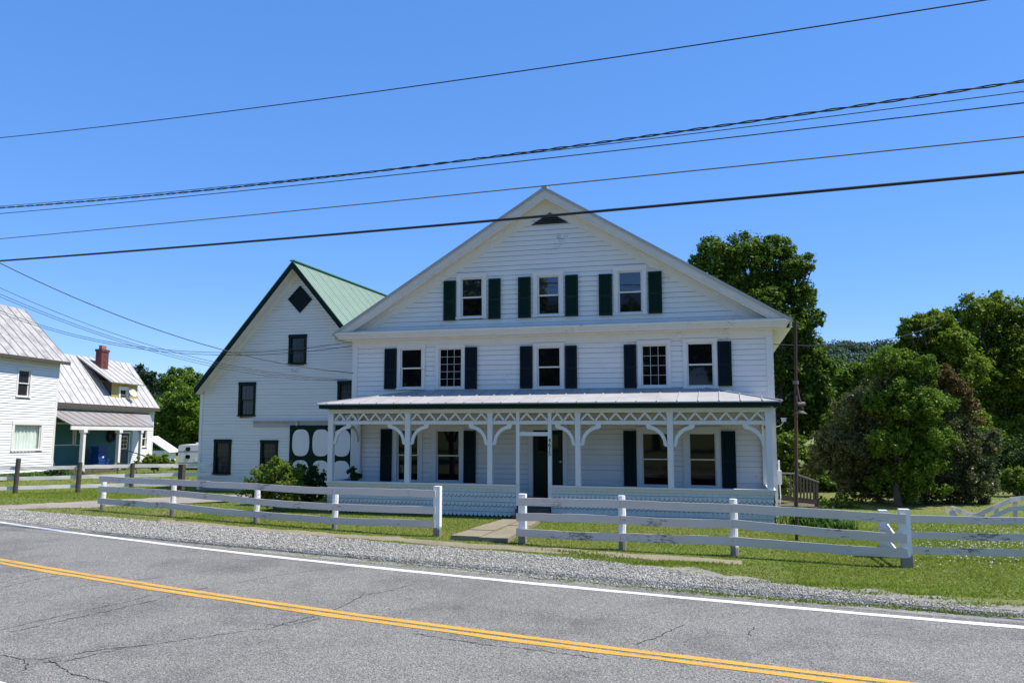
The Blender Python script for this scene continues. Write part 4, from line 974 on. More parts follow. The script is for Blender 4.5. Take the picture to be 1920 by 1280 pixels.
# ================================================================== fences
def board(mb, a, b, h, t, dn, sag=.012, n=8, jit=.004):
    """plank from a to b (centre line), h high, t thick, dn = outward direction"""
    a = Vector(a); b = Vector(b); d = (b-a); u = Vector((0, 0, 1)); V = []
    for i in range(n+1):
        k = i/n; c = a+d*k-u*(sag*4*k*(1-k))+u*random.gauss(0, jit)+dn*random.gauss(0, jit*.7); tw = random.gauss(0, .003)
        V += [c-u*h/2+dn*tw, c-u*h/2+dn*(t+tw), c+u*h/2+dn*(t-tw), c+u*h/2-dn*tw]
    Fs = [(3, 2, 1, 0), tuple(4*n+j for j in range(4))]
    for i in range(n):
        for j in range(4): Fs.append((4*i+j, 4*i+(j+1) % 4, 4*(i+1)+(j+1) % 4, 4*(i+1)+j))
    mb.add(V, Fs)
def fpost(mb, p, h, r, square=False, lean=0.):
    x, y, z = p
    if square:
        mb.add([(x+sx*r+lean*k, y+sy*r, z+k*h-(.15 if k == 0 else 0)) for k in (0, 1) for sx, sy in ((-1, -1), (1, -1), (1, 1), (-1, 1))], [(3,2,1,0),(4,5,6,7),(0,1,5,4),(1,2,6,5),(2,3,7,6),(3,0,4,7)])
    else:
        n = 7; mb.tube([(x+lean*k/n+random.gauss(0, .004), y, z-.15+(h+.15)*k/n) for k in range(n+1)], [r*random.uniform(.92, 1.08) for _ in range(n+1)], 9)
fw2 = Vector((.2, .98, 0)).normalized(); toward = Vector((-.2, -.98, 0)).normalized()
def rail_fence(name, label, pts, rows, postspec, boardspec, mat_b, mat_p, toward, butt=None, bw=.16, bt=.028, skip=()):
    o = thing(name, label, 'fence', pts[0])
    for i, p in enumerate(pts):
        mb = MB(); h, r, sq, lean = postspec[i]; fpost(mb, p, h, r, sq, lean); mb.build('post', mat_p, o)
    for i in range(len(pts)-1):
        for (zc_a, zc_b) in rows[i]:
            mb = MB(); a = Vector(pts[i])+toward*(postspec[i][1]+.004)+Vector((0, 0, zc_a)); b = Vector(pts[i+1])+toward*(postspec[i+1][1]+.004)+Vector((0, 0, zc_b))
            d = (b-a).normalized(); ea = boardspec[i][0]; eb = boardspec[i][1]
            board(mb, a-d*ea, b+d*eb, bw, bt, toward, sag=random.uniform(-.006, .018)); mb.build('rail', mat_b, o)
    return o
P = [tuple(atZ(x, y)) for x, y in ((192, 956), (323, 966.5), (481, 979.6), (627, 991.3), (820, 1004.8))]
rows = []
yy = [(891+6.5, 909.8+6.5, 931.6+6.5), (897+6.5, 917+6.5, 940.4+6.5), (905.6+6.2, 932.5+6.5, 957.4+6), (913.5+6.2, 943+6.5, 969+6), (918+7, 948.5+7, 974+7)]
zs = [[(a[0], [2.5-(y-793)*((2.5)/(b-793)) for y in yr]) for a, b, yr in [((x,), yb, yr)]][0][1] for (x, yb), yr in zip(((192, 956), (323, 966.5), (481, 979.6), (627, 991.3), (820, 1004.8)), yy)]
rows = [list(zip(zs[i], zs[i+1])) for i in range(4)]
rail_fence('board_fence', 'white three board fence left of the entrance walk, ending at a tall post', P, rows,
           [(.90, .070, False, .01), (.92, .075, False, .02), (.92, .072, False, 0), (.92, .072, False, .02), (1.10, .075, True, .0)],
           [(.10, -.004), (-.004, -.004), (-.004, -.004), (-.004, .0)], M['fence'], M['postpaint'], toward)
Q = [(980, 1018), (1167, 1030), (1377, 1041), (1701, 1063)]
P2 = [tuple(atZ(x, y)) for x, y in Q]
yq = [(940, 968, 997), (944.5, 974, 1006), (952.5, 981, 1013), (972.5, 1008.5, 1036)]
zq = [[2.5-(y-793)*(2.5/(b-793)) for y in yr] for (x, b), yr in zip(Q, yq)]
rows = [list(zip(zq[i], zq[i+1])) for i in range(3)]
rail_fence('board_fence', 'white three board fence with peeling paint right of the entrance walk', P2, rows,
           [(1.02, .075, True, 0.), (1.06, .075, False, 0.), (1.06, .078, False, .01), (1.0, .085, True, -.01)],
           [(.10, -.004), (-.004, -.004), (-.004, .02)], M['fence'], M['postpaint'], toward)
Q3 = [(1659, 1044), (2060, 1055)]
P3 = [tuple(atZ(x, y)) for x, y in Q3]
rail_fence('board_fence', 'white board fence running across the right yard behind the corner post', P3, [[(.74, .74), (.44, .44), (.16, .16)]],
           [(.87, .075, True, 0), (.87, .07, True, 0)], [(.05, .0)], M['fence'], M['postpaint'], toward, bw=.13)
o3 = thing('board_fence', 'two short white diagonal boards tying the corner post to the post behind it', 'fence', P2[3])
for za_, zb_ in ((.60, .45), (.33, .22)):
    mb = MB(); a = Vector(P3[0])+Vector((.06, -.05, za_)); b = Vector(P2[3])+Vector((-.12, .07, zb_)); mb.bar(a, b, .028, .07, (0, .3, 1)); mb.build('rail', M['postpaint'], o3)
# dark posted fence at the neighbour's
P4 = [tuple(atZ(x, y)) for x, y in ((-110, 923), (28, 919), (146, 915.5), (246, 912.5), (340, 910.5))]
M['bleached'] = paint('bleached_fence_board', (.74, .71, .66), (.4, .38, .34), amt=.4, stretch=(2, 2, 5))
rail_fence('rail_fence', 'pale board fence on dark rough posts before the neighbour house', P4, [[(.82, .82), (.44, .45), (.09, .09)]]*4,
           [(1.15, .085, False, 0), (1.18, .085, False, .08), (1.0, .085, False, .04), (.93, .08, False, .02), (.86, .10, True, 0)], [(.2, 0)]+[(0, 0)]*2+[(0, 1.0)], M['bleached'], M['oldwood'], -toward*1., bw=.135, bt=.03)
# collapsing fence at the far right
dR = 21.; S = lambda x, y, dd=dR: atD(x, y, dd)
bf = thing('broken_fence', 'sagging grey white board fence dipping to the ground under the crab apple', 'fence', S(1895, 968))
for a, b in (((1893, 936), (1935, 932)), ((1893, 953.5), (1935, 951)), ((1833, 965), (1894, 937)), ((1856, 971), (1894, 953)), ((1786, 951), (1819, 966)), ((1772, 955), (1796, 969)), ((1812, 964), (1838, 967))):
    mb = MB(); board(mb, S(*a), S(*b), .125, .03, toward, 0, 4); mb.build('rail', M['fence'], bf)
for x, y0, y1 in ((1903, 938, 972), (1868, 948, 972), (1842, 958, 974), (1788, 950, 974)):
    mb = MB(); mb.bar(S(x, y1, dR+.08), S(x, y0, dR+.08), .09, .09, (0, 1, 0)); mb.build('post', M['fence'], bf)
bk = thing('board_fence', 'grey board fence deep in the shade under the trees', 'fence', atD(1600, 960, 34))
for yy_ in (938, 950):
    mb = MB(); board(mb, atD(1530, yy_-3, 36), atD(1680, yy_, 36), .2, .03, toward, .0, 5); mb.build('rail', M['deckwood'], bk)
for x in (1535, 1605, 1672):
    mb = MB(); mb.bar(atD(x, 962, 36.1), atD(x, 932, 36.1), .12, .12, (0, 1, 0)); mb.build('post', M['deckwood'], bk)

# ================================================================== side deck, yard pole
DK = 25.5
dk = thing('deck', 'weathered grey wooden deck railing sloping beside the house', 'deck', atY(1490, 950, DK))
def dq(x, y, Y=DK): return atY(x, y, Y)
mb = MB(); mb.bar(dq(1452, 886.5), dq(1490, 887.5), .12, .04); mb.bar(dq(1490, 887.5), dq(1536, 903.5), .12, .04); mb.build('handrail', plain('bleached_wood', (.22, .20, .18), .8), dk)
for k in range(13):
    t = k/12.; x = 1458+t*74; yt = 889 if x < 1490 else 889+(x-1490)*.35; yb = 929+t*12
    if 1458 < x < 1478: continue
    mb = MB(); mb.bar(dq(x, yb), dq(x, yt), .05, .05, (0, 1, 0)); mb.build('baluster', M['deckwood'], dk)
for x, y0, y1 in ((1531, 902, 955), (1492, 888, 950)):
    mb = MB(); mb.bar(dq(x, y1, DK+.06), dq(x, y0, DK+.06), .1, .1, (0, 1, 0)); mb.build('post', M['deckwood'], dk)
mb = MB(); mb.bar(dq(1452, 931), dq(1532, 941), .10, .14); mb.bar(dq(1460, 948, DK+.5), dq(1530, 950, DK+.5), 1.2, .10); mb.build('deck_frame', M['deckwood'], dk)
pb = atZ(1493.5, 1013); PD = (pb-C0).dot(FW)
yp = thing('yard_light_pole', 'rusty pipe pole with drooping lamp arm beside the house', 'lamp post', pb)
def pp(x, y, dd=0.): return atD(x, y, PD+dd)
top = pp(1491.5, 600).z
mb = MB(); mb.tube([pb+Vector((0, 0, -.2)), pb.lerp(pp(1491.5, 600), .54), pp(1491.5, 600)], [.037, .036, .032], 10); mb.build('pole', M['pole'], yp)
mb = MB(); mb.tube([pp(1492, 712), pp(1498, 745, -.06), pp(1505, 767, -.12)], .022, 6); mb.tube([pp(1494, 720, .05), pp(1502, 768, -.05)], .018, 6); mb.tube([pp(1493, 742, -.1), pp(1494, 772, -.1)], .02, 6); mb.build('arm', plain('rust_brown_metal', (.085, .055, .045), .8, var=.4), yp)
mb = MB(); mb.tube([pp(1495, 757, -.08), pp(1509, 757, -.08)], .045, 8); mb.tube([pp(1492, 714, -.02), pp(1492, 720, -.02)], .06, 8); mb.build('clamp', plain('old_metal', (.16, .13, .11), .7, var=.3), yp)
mb = MB(); q = pp(1501, 772, -.12)
mb.add([q+Vector((-.14, -.05, -.04)), q+Vector((0, -.12, -.02)), q+Vector((.14, -.02, -.045)), q+Vector((0, .12, -.04)), q+Vector((-.03, -.02, .035)), q+Vector((.05, .02, .035))], [(0, 1, 4), (1, 5, 4), (1, 2, 5), (2, 3, 5), (3, 4, 5), (3, 0, 4), (3, 2, 1, 0)])
mb.build('lamp_hood', plain('tin_hood', (.045, .04, .036), .6, .3, var=.3), yp)

# ================================================================== overhead wires
rd = Vector((-.98, .2, 0)).normalized(); wn = Vector((.2, .98, 0)).normalized(); wp = Vector((-.71, 14.05, 0))
def wire_pts(px, off=0.):
    pts = [atV(x, y, wp+wn*off, wn) for x, y in px]; s = np.array([(p-wp).dot(rd) for p in pts]); z = np.array([p.z for p in pts])
    c = np.polyfit(s, z, 2); c[0] = max(c[0], .0002); c2 = np.polyfit(s, z-c[0]*s*s, 1)
    f = lambda t: c[0]*t*t+c2[0]*t+c2[1]
    return [wp+wn*off+rd*t+Vector((0, 0, f(t))) for t in np.linspace(-38, 48, 173)]
def wire(label, px, r, mat='wire', off=0.):
    pts = wire_pts(px, off); mb = MB(); mb.tube(pts, r, 6)
    return tag(mb.build('power_line', M[mat], smooth=True), label, 'cable', 'overhead wires along the road')
wire('single thin wire, highest of all the wires across the sky', [(0, 258), (270, 230), (700, 172.5), (1200, 99), (1500, 54.5), (1860, 0)], .0115)
wire('thin straight wire running close beside the twisted one', [(0, 386.5), (420, 350.5), (700, 322), (965, 290), (1200, 262), (1500, 225), (1920, 173)], .0075)
wire('smooth wire next below the twisted pair', [(0, 400.5), (420, 362), (700, 332.5), (1200, 276.5), (1500, 242.5), (1920, 194)], .0095)
wire('slightly kinked grey wire just above the thick black cable', [(0, 449.5), (420, 407), (700, 378.5), (1200, 328), (1500, 299.5), (1920, 261)], .0115, 'wiregrey')
wire('thickest black cable crossing in front of the farmhouse gable', [(0, 489), (420, 457), (1200, 388.5), (1500, 361.5), (1920, 323)], .026)
pts = wire_pts([(0, 389.5), (420, 354), (700, 322), (965.7, 288.5), (1200, 256), (1500, 214), (1920, 153.5)], .08)
mb = MB(); cv = []
L = [0.]
for a, b in zip(pts[:-1], pts[1:]): L.append(L[-1]+(b-a).length)
fine = [(i/10.) for i in range(int(L[-1]*10))]
for ph in (0, math.pi):
    q = []
    for s in fine:
        i = min(len(L)-2, max(0, int(np.searchsorted(L, s)-1))); t = (s-L[i])/(L[i+1]-L[i]); p = pts[i].lerp(pts[i+1], t)
        q.append(p+Vector((0, 0, 1))*.015*math.cos(s*7+ph)+wn*.015*math.sin(s*7+ph))
    mb.tube(q, .0115, 5)
tag(mb.build('power_line', M['wire'], smooth=True), 'twisted pair of black cables spiralling round each other', 'cable', 'overhead wires along the road')
def drop(label, a, b, r, sag=.25, n=24, mat='wire'):
    mb = MB(); P = [a.lerp(b, i/n)-Vector((0, 0, sag*4*(i/n)*(1-i/n))) for i in range(n+1)]; mb.tube(P, r, 5); return tag(mb.build('service_drop', M[mat], smooth=True), label, 'cable', 'service wires to the farmhouse')
hc = lambda px, py: atY(px, py, HY-.02)
drop('service wire from the cable down to the farmhouse corner, uppermost of the drops', atD(-40, 473, 19.), hc(663, 699), .012, .55)
drop('second service wire sloping to the farmhouse corner, upper one of the close pair', atD(-60, 511, 20.), hc(661, 711), .007, .62)
drop('third service wire sloping to the farmhouse corner, lower one of the close pair', atD(-60, 524, 20.), hc(660.5, 713), .007, .60)
drop('lowest service wire ending over the barn window behind the farmhouse', atD(-60, 530, 20.), atY(632, 714, 26.), .007, .60)
drop('wire passing over the neighbour roof to the farmhouse cornice', atD(-60, 556, 30.), hc(663, 640), .009, 1.05, mat='wire')
drop('wire passing over the neighbour roof to just below the cornice', atD(-60, 561, 30.), hc(662, 648), .009, 1.0, mat='wire')
drop('thin wire leaving the farmhouse right eave toward the trees', atY(1450, 645, HY+.1), atD(1760, 607, 34.), .012, .35)

# ================================================================== trees and shrubs
def leaves(centers, radii, n, size, up=.75, flat=.8, dens_pow=1.0):
    """n leaf faces spread through sub-clumps of the given ball-shaped masses"""
    C = np.array([tuple(c) for c in centers]); Rr = np.array(radii)
    w = Rr**2; w = w/w.sum(); subs = []; sr = []; sout = []
    for c, r, q in zip(C, Rr, w):
        m = max(8, int(46*min(1.8, r)**.6))
        d = rng.normal(size=(m, 3)); d /= np.linalg.norm(d, axis=1)[:, None]; d[:, 2] = d[:, 2]*.85+.10
        rad = r*rng.uniform(.45, 1.0, m)**.6
        subs.append(c+d*rad[:, None]); sr.append(r*rng.uniform(.15, .31, m)); sout.append(d)
    S = np.concatenate(subs); sr = np.concatenate(sr); so_ = np.concatenate(sout)
    p = sr**2; p /= p.sum(); k = rng.choice(len(S), n, p=p)
    d = rng.normal(size=(n, 3)); d /= np.linalg.norm(d, axis=1)[:, None]; d[:, 2] *= flat
    rr = rng.uniform(0, 1, n)**.45
    P = S[k]+d*(sr[k]*rr)[:, None]
    kk = rng.choice(len(C), n, p=w); fill = rng.random(n) < .22; P[fill] = (C[kk]+d*(Rr[kk]*.85*rng.uniform(0, 1, n)**.5)[:, None])[fill]
    # a few stray leaves make the outline ragged
    st = rng.random(n) < .12; P[st] += rng.normal(size=(st.sum(), 3))*(sr[k][st]*.55)[:, None]
    nr = rng.normal(size=(n, 3))*.75+d*.5+so_[k]*.35+np.array([0, 0, up]); nr /= np.linalg.norm(nr, axis=1)[:, None]
    t = rng.normal(size=(n, 3)); t -= nr*(t*nr).sum(1)[:, None]; t /= np.linalg.norm(t, axis=1)[:, None]; b = np.cross(nr, t)
    s = size*(.45+1.0*rng.random(n)**1.6)[:, None]
    A = P+t*s; B = P+b*s*.55-nr*s*.12; Cc = P-t*s*.85; D = P-b*s*.55-nr*s*.12
    return np.stack([A, B, Cc, D], 1).reshape(-1, 3)
def blob(px, py, r, dep, dd=0.):
    """a foliage mass seen at a pixel, at its real distance"""
    return atD(px, py, dep+dd), r*(dep+dd)/F
def tree(name, label, cat, base, blobs, dep, nleaf, size, mat, trunk_r=.22, group=None, fork=None, up=.75, extra=(), limbs=True, flat=.8):
    o = thing(name, label, cat, base, group)
    cs, rs = [], []
    for i, bb in enumerate(blobs):
        dd = bb[3] if len(bb) > 3 else random.uniform(-.6, .6)*bb[2]*dep/F
        c, r = blob(bb[0], bb[1], bb[2], dep, dd); cs.append(c); rs.append(r)
    for c, r in list(zip(cs, rs)):              # smaller sprays break up every mass
        if len(blobs) < 6: break
        for k in range(3):
            d = Vector((random.gauss(0, 1), random.gauss(0, 1), random.gauss(.25, .8))).normalized(); q = r*random.uniform(.22, .42)
            cs.append(c+d*(r*random.uniform(.8, 1.0))); rs.append(q)
    b = Vector(base); top = sum(cs, Vector())/len(cs); zmin = min(c.z-r for c, r in zip(cs, rs))
    fk = fork or Vector((b.x*.8+top.x*.2, b.y*.8+top.y*.2, b.z+max(.8, (top.z-b.z)*.35)))
    if trunk_r:
        mb = MB(); n = 5; pts = [b+Vector((0, 0, -.3)), b+Vector((.0, 0, .1))]+[b.lerp(fk, t)+Vector((random.gauss(0, .05), random.gauss(0, .05), 0)) for t in (.4, .75, 1.)]
        mb.tube(pts, [trunk_r*1.4, trunk_r*1.1, trunk_r*.95, trunk_r*.85, trunk_r*.8], 9)
        if limbs:
            for c, r in list(zip(cs, rs))[:len(blobs)]:
                m = fk.lerp(c, .5)+Vector((random.gauss(0, .2), random.gauss(0, .2), -.1*r))
                mb.tube([fk-Vector((0, 0, .15)), m, c], [trunk_r*.38, trunk_r*.22, trunk_r*.06], 6)
                for k in range(3):
                    e = c+Vector((random.gauss(0, 1), random.gauss(0, 1), random.gauss(.2, .8))).normalized()*r*.8
                    mb.tube([m.lerp(c, .6), m.lerp(e, .8), e], [trunk_r*.16, trunk_r*.1, trunk_r*.03], 5)
        mb.build('trunk', M['bark'], o, smooth=True)
    npmesh('crown', leaves(cs, rs, nleaf, size, up, flat), 4, M[mat], o)
    for (bl, n2, s2, mt, nm_) in extra:
        cs2, rs2 = zip(*[blob(q[0], q[1], q[2], dep, q[3] if len(q) > 3 else 0.) for q in bl]); npmesh(nm_, leaves(cs2, rs2, n2, s2, up), 4, M[mt], o)
    return o
G = lambda px, dep: (lambda p: (p.x, p.y, gz(p.x, p.y)))(atD(px, 860, dep))

# the tall maple behind the farmhouse
tree('maple_tree', 'tall dark green maple rising behind the right side of the farmhouse roof', 'tree', G(1430, 40),
     [(1345, 482, 42), (1392, 476, 40), (1305, 492, 16), (1438, 470, 32), (1470, 470, 24), (1500, 500, 28), (1455, 510, 42), (1395, 530, 48), (1340, 530, 40), (1485, 545, 36), (1508, 560, 28), (1430, 580, 50), (1370, 590, 45), (1520, 598, 26), (1475, 605, 42), (1440, 650, 50), (1500, 645, 36), (1525, 655, 22), (1515, 690, 40), (1465, 700, 45), (1400, 660, 50), (1330, 590, 40), (1520, 735, 40), (1475, 765, 42), (1550, 690, 22), (1520, 790, 38), (1470, 820, 34), (1545, 770, 30)],
     40, 150000, .088, 'maple', .36)
tree('maple_tree', 'lighter green young tree between the tall maple and the bronze crab apple', 'tree', G(1590, 46),
     [(1572, 705, 30), (1600, 720, 32), (1560, 740, 30), (1620, 700, 24), (1590, 760, 34), (1560, 790, 34), (1610, 800, 34), (1640, 690, 26), (1655, 672, 18), (1550, 850, 34), (1600, 850, 34)],
     46, 48000, .095, 'mid', .18)
# bronze leaved crab apple with a green companion grown through it
tree('crab_apple', 'broad crab apple with bronze grey leaves and a reddish top in the right yard', 'tree', G(1700, 27.5),
     [(1635, 745, 42), (1600, 775, 40), (1572, 825, 42), (1560, 862, 36), (1610, 845, 48), (1650, 800, 50), (1640, 880, 40), (1595, 895, 34), (1780, 790, 46), (1800, 840, 46), (1830, 860, 40), (1850, 832, 26), (1866, 812, 12), (1770, 850, 46), (1815, 900, 38), (1770, 905, 38), (1845, 905, 24), (1800, 930, 26), (1835, 932, 22), (1860, 915, 18), (1785, 942, 14), (1740, 925, 28), (1650, 925, 28), (1600, 925, 26), (1745, 740, 30), (1705, 880, 40), (1535, 850, 22), (1525, 880, 20)],
     27.5, 130000, .045, 'crab', .20, fork=Vector(G(1695, 27.5))+Vector((0, 0, 1.3)), extra=(([(1765, 705, 24), (1790, 722, 22), (1745, 715, 24), (1810, 735, 14), (1815, 762, 20), (1835, 790, 14)], 9000, .05, 'redleaf', 'reddish_branch_leaves'),))
tree('bushy_tree', 'bright green bushy tree growing up through the middle of the crab apple', 'tree', G(1680, 26.6),
     [(1690, 690, 36), (1665, 672, 28), (1725, 690, 30), (1745, 700, 18), (1640, 690, 22), (1690, 745, 50), (1735, 755, 44), (1700, 810, 55), (1745, 825, 42), (1660, 830, 40), (1715, 870, 42), (1640, 760, 26), (1755, 875, 22), (1770, 920, 14), (1665, 890, 26), (1640, 905, 20), (1700, 908, 24), (1735, 912, 18), (1680, 925, 16), (1710, 930, 14)],
     26.6, 105000, .046, 'mid', .12, fork=Vector(G(1682, 26.6))+Vector((0, 0, 1.5)))
# the tall trees on the right
tree('shade_tree', 'tall light green tree behind the crab apple, left one at the right edge', 'tree', G(1750, 46),
     [(1700, 618, 22), (1725, 605, 24), (1760, 610, 30), (1705, 655, 28), (1740, 650, 40), (1785, 655, 40), (1745, 700, 40), (1800, 700, 45), (1760, 760, 50), (1690, 690, 24), (1800, 790, 50), (1740, 830, 50)],
     46, 90000, .095, 'bright', .3)
tree('shade_tree', 'tallest rounded light green tree at the right edge of the yard', 'tree', G(1880, 48),
     [(1800, 610, 34), (1830, 585, 34), (1865, 578, 34), (1905, 590, 36), (1950, 600, 50), (1780, 590, 16), (1850, 630, 50), (1910, 650, 50), (1830, 680, 45), (1890, 710, 52), (1950, 700, 60), (1850, 750, 50), (1920, 780, 55), (1860, 820, 46), (1930, 850, 50), (1985, 640, 60), (1990, 760, 60), (2050, 680, 70)],
     48, 140000, .10, 'bright', .4)
tree('shrub', 'small bright lime shrub lit by sun at the right edge beside the broken fence', 'shrub', G(1902, 30),
     [(1896, 895, 20), (1916, 900, 24), (1940, 900, 26), (1888, 914, 14), (1912, 922, 16)], 30, 11000, .05, 'bushy', .04)
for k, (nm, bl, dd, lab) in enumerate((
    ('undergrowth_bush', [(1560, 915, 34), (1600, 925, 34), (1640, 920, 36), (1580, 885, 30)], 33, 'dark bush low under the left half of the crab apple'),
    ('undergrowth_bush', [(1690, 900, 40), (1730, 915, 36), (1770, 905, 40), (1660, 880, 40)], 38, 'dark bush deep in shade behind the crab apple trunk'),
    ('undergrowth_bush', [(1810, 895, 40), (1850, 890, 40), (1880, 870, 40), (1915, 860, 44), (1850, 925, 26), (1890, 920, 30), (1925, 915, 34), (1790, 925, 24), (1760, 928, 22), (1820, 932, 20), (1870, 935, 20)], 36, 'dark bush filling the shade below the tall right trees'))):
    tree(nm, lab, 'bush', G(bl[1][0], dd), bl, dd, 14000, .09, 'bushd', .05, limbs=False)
tree('shade_tree', 'dark full tree hidden mostly behind the crab apple', 'tree', G(1640, 37),
     [(1600, 800, 50), (1650, 770, 55), (1700, 800, 60), (1750, 790, 55), (1620, 860, 50), (1690, 860, 55), (1760, 850, 55), (1820, 830, 50)], 37, 40000, .095, 'maple', .25)
dk_rows = [(1470, 875, 34), (1510, 890, 36), (1480, 840, 36), (1550, 900, 34)]
tree('undergrowth_bush', 'dark leafy bush filling the gap behind the wooden deck', 'bush', G(1500, 33), dk_rows, 33, 12000, .085, 'maple', .08)
fw = [(1560+i*38, 880+random.uniform(-14, 14), 44) for i in range(12)]
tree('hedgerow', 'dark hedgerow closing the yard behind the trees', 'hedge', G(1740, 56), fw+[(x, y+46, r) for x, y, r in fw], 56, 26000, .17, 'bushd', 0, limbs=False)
# trees left of the barn
tree('spruce_tree', 'feathery dark tree top showing just above the dormer roof', 'tree', G(268, 78),
     [(262, 694, 12), (272, 705, 16), (255, 715, 18), (285, 722, 18), (268, 745, 26), (290, 760, 24), (250, 760, 24)], 78, 11000, .15, 'bluegreen', .25)
tree('maple_tree', 'tall green tree between the neighbour house and the barn, behind the others', 'tree', G(335, 84),
     [(330, 702, 15), (350, 700, 14), (312, 712, 15), (368, 715, 18), (345, 722, 26), (315, 735, 26), (290, 728, 15), (385, 730, 24), (400, 750, 40), (360, 760, 40)], 84, 30000, .14, 'mid', .3)
tree('maple_tree', 'rounded lower tree in front of the wood beside the barn corner', 'tree', G(335, 70),
     [(318, 758, 24), (345, 745, 24), (366, 755, 24), (300, 775, 24), (335, 785, 36), (372, 790, 34), (312, 810, 32), (350, 825, 36), (296, 822, 26), (375, 845, 30), (325, 850, 30), (392, 800, 40)], 70, 45000, .12, 'mid', .3)
tree('hedgerow', 'low dark hedge far behind the camper', 'hedge', G(330, 74), [(290, 850, 22), (315, 860, 22), (340, 862, 22), (365, 862, 24), (390, 862, 24), (265, 850, 22)], 74, 9000, .16, 'bushd', 0, limbs=False)
# shrubs in front of the barn
tree('shrub', 'yellow green shrub in front of the barn window', 'shrub', G(518, 22.3),
     [(520, 885, 24), (500, 893, 24), (545, 888, 22), (478, 905, 22), (535, 905, 26), (505, 915, 24), (470, 922, 16), (555, 915, 20), (520, 866, 11), (530, 872, 12), (450, 925, 9), (520, 925, 24), (495, 928, 18), (545, 930, 16), (505, 940, 14)], 22.3, 26000, .030, 'bushy', .04)
tree('shrub', 'dark green shrub against the left end of the porch skirt', 'shrub', G(588, 23.9),
     [(572, 890, 20), (565, 878, 10), (590, 905, 22), (560, 915, 20), (600, 918, 16), (578, 928, 20), (606, 890, 8), (612, 900, 6), (556, 895, 14), (590, 885, 12)], 23.9, 20000, .032, 'bushd', .04)
# planting at the right corner of the farmhouse
def strap_leaves(name, label, cx_, cy_, sx_, sy_, n, L, mat, grp=None):
    o = thing(name, label, 'plant', (cx_, cy_, gz(cx_, cy_)), grp); V = []
    for k in range(n):
        x = cx_+random.gauss(0, sx_); y = cy_+random.gauss(0, sy_); a = random.uniform(0, 6.28); l = L*random.uniform(.5, 1.1); w_ = random.uniform(.012, .022); z0 = gz(x, y)
        pr_ = None; d = Vector((math.cos(a), math.sin(a), 0)); s_ = Vector((-d.y, d.x, 0))
        for i in range(5):
            t = i/4; p = Vector((x, y, z0))+d*l*.62*t**1.5+Vector((0, 0, l*(1.15*t-.75*t*t*t))); ww = w_*(1-t**2)+.001; cur = (p-s_*ww, p+s_*ww)
            if pr_: V += [pr_[0], pr_[1], cur[1], cur[0]]
            pr_ = cur
    npmesh('foliage', np.array([tuple(v) for v in V]), 4, M[mat], o); return o
p = atZ(1482, 980); strap_leaves('daylily', 'clump of arching green daylily leaves at the right corner of the porch', 1.85, 20.3, .24, .35, 420, .85, 'lily')
strap_leaves('daylily', 'lower daylily clump drooping just beside the rusty pole', 2.35, 20.0, .24, .25, 300, .55, 'lily')
tree('shrub', 'leafy vine bush growing against the deck railing', 'shrub', (1.9, 24.6, -.1), [(1472, 905, 14), (1474, 920, 15), (1466, 895, 8)], 24.6, 2600, .04, 'bushy', .02)
tree('shrub', 'low rose bush with pale flowers right of the deck', 'shrub', G(1560, 26), [(1545, 940, 12), (1562, 945, 12), (1580, 944, 13), (1602, 946, 12), (1572, 930, 8)], 26, 2800, .04, 'mid', .02, limbs=False)
# neighbour's planting
strap_leaves('hosta_bed', 'bright yellow green plants along the foot of the neighbour wall', nW(Nw.on(35, 880)[0], -.55, 0).x, nW(Nw.on(35, 880)[0], -.55, 0).y, .28, 1.7, 700, .6, 'lily')
tree('shrub', 'dark round plant at the corner of the neighbour house', 'shrub', G(102, 39), [(92, 887, 8), (108, 886, 9), (119, 887, 6)], 39, 1500, .05, 'bushd', .02, limbs=False)
tree('shrub', 'green shrub spilling beside the neighbour porch steps', 'shrub', G(290, 44), [(285, 862, 13), (303, 862, 13), (318, 868, 10), (272, 867, 10), (290, 872, 12)], 44, 4500, .065, 'bright', .03, limbs=False)
tree('shrub', 'flowering plant between the neighbour porch posts', 'shrub', G(222, 41), [(222, 873, 8), (212, 875, 6), (233, 876, 6)], 41, 1300, .05, 'bushy', .02, limbs=False)
tree('shrub', 'wispy climbing plant at the foot of the last neighbour porch post', 'shrub', G(258, 42), [(256, 866, 5), (252, 872, 6), (260, 858, 4)], 42, 700, .05, 'mid', .02, limbs=False)
# potted plant on the farmhouse porch
pc = A.on(646, 890, -.75); pt = thing('potted_plant', 'leafy plant in a dark pot at the left end of the porch', 'potted plant', fr @ Vector((-5.72, -.85, .40)))
mb = MB(); b0 = fr @ Vector((-5.72, -.85, .40)); mb.lathe([(.12, b0.z), (.17, b0.z+.30), (.15, b0.z+.30), (.14, b0.z+.26)], b0.x, b0.y, 12); mb.build('pot', M['dark'], pt)
npmesh('foliage', leaves([b0+Vector((0, 0, .5)), b0+Vector((-.08, 0, .68)), b0+Vector((.14, 0, .55))], [.2, .16, .14], 500, .05), 4, M['bushd'], pt)

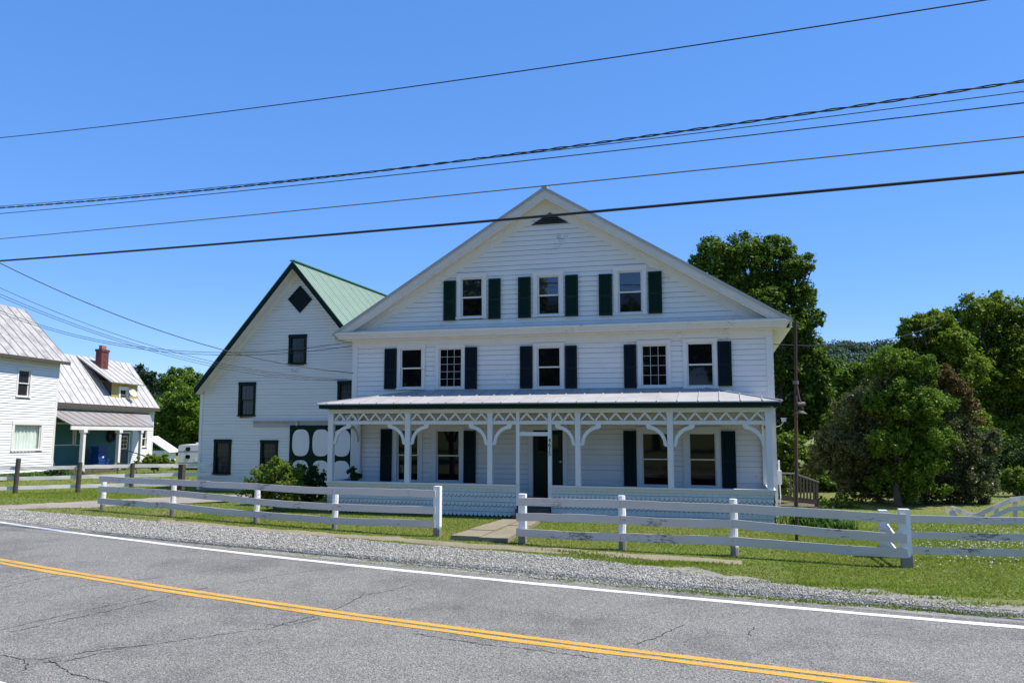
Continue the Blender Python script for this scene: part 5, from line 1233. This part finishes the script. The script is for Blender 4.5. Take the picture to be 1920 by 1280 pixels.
# trees across the road: the mirrored maple and an unseen added row
def standing_tree(name, label, x, y, h, r, n, size, mat, tr):
    o = thing(name, label, 'tree', (x, y, 0), 'trees across the road'); cs = []; rs = []
    for k in range(14):
        a = random.uniform(0, 6.28); q = random.uniform(.2, .75)*r; cs.append(Vector((x+q*math.cos(a), y+q*math.sin(a), h*random.uniform(.42, .88)))); rs.append(r*random.uniform(.3, .45))
    mb = MB(); fk = Vector((x, y, h*.33)); mb.tube([(x, y, -.3), (x, y, .4), fk], [tr*1.4, tr, tr*.85], 10)
    for c in cs: mb.tube([fk-Vector((0, 0, .2)), fk.lerp(c, .5), c], [tr*.5, tr*.3, tr*.08], 6)
    mb.build('trunk', M['bark'], o, smooth=True); npmesh('crown', leaves(cs, rs, n, size), 4, M[mat], o)
standing_tree('maple_tree', 'old thick trunked maple across the road, mirrored in the farmhouse windows', -15.6, -2, 13, 5.5, 9000, .26, 'maple', .42)
for k, (x, y, h) in enumerate(((-38, -22, 14), (-27, -26, 13), (-16, -25, 13.5), (-6, -27, 13), (5, -26, 14), (16, -24, 13))):  # row out of view, added to darken the reflections in the glass
    standing_tree('shade_tree', 'unseen tree in the row behind the photographer, added to darken window reflections, %s' % ('at its left end', 'second from its left end', 'third from its left end', 'third from its right end', 'second from its right end', 'at its right end')[k], x, y, h, 7, 5000, .42, 'mid', .35)

# ------------------------------------------------------------------ far wooded ridge
def hill_z(x, y):
    d = math.hypot(x, y); a = math.atan2(x, y)
    return 0
hx = np.linspace(-700, 900, 130); V = []; Fc = []
def ridge(x):
    px_ = x/620.
    return 31+20*math.exp(-((x-215)/150)**2)+6*math.sin(x*.011+1)+4*math.sin(x*.031)
yr = np.linspace(330, 900, 40)
for y in yr:
    for x in hx:
        t = (y-330)/300; t = min(1, max(0, t)); s_ = t*t*(3-2*t); V.append((x, y, -1+ridge(x)*s_*1.12))
nx = len(hx)
for j in range(len(yr)-1):
    for i in range(nx-1): Fc.append((j*nx+i, j*nx+i+1, (j+1)*nx+i+1, (j+1)*nx+i))
me = bpy.data.meshes.new('hill'); me.from_pydata(V, [], Fc); me.materials.append(plain('forest_floor', (.018, .035, .018), .95, bmp=0)); hl = bpy.data.objects.new('hill', me); col.objects.link(hl); tag(hl, kind='structure', label='distant wooded hill ridge behind the trees')
cs = []; rs = []
for k in range(2600):
    x = random.uniform(-80, 420) if k < 1900 else random.uniform(-650, 850); y = random.uniform(400, 650); t = min(1, (y-330)/300); s_ = t*t*(3-2*t)
    cs.append((x, y, -1+ridge(x)*s_*1.12+random.uniform(1.5, 5))); rs.append(random.uniform(3, 6))
C = np.array(cs); Rr = np.array(rs); n = 240000; k = rng.integers(0, len(C), n); d = rng.normal(size=(n, 3)); d /= np.linalg.norm(d, axis=1)[:, None]; d[:, 2] = np.abs(d[:, 2])*1.1
P = C[k]+d*(Rr[k]*rng.uniform(.75, 1.05, n))[:, None]
nr = d+rng.normal(size=(n, 3))*.45; nr /= np.linalg.norm(nr, axis=1)[:, None]; t = rng.normal(size=(n, 3)); t -= nr*(t*nr).sum(1)[:, None]; t /= np.linalg.norm(t, axis=1)[:, None]; b = np.cross(nr, t); s = rng.uniform(.4, 1.0, n)[:, None]
fwd = npmesh('wood', np.stack([P+t*s, P+b*s*.8, P-t*s, P-b*s*.8], 1).reshape(-1, 3), 4, M['farwood']); tag(fwd, 'dense far wood covering the distant hill', 'wood', kind='stuff')
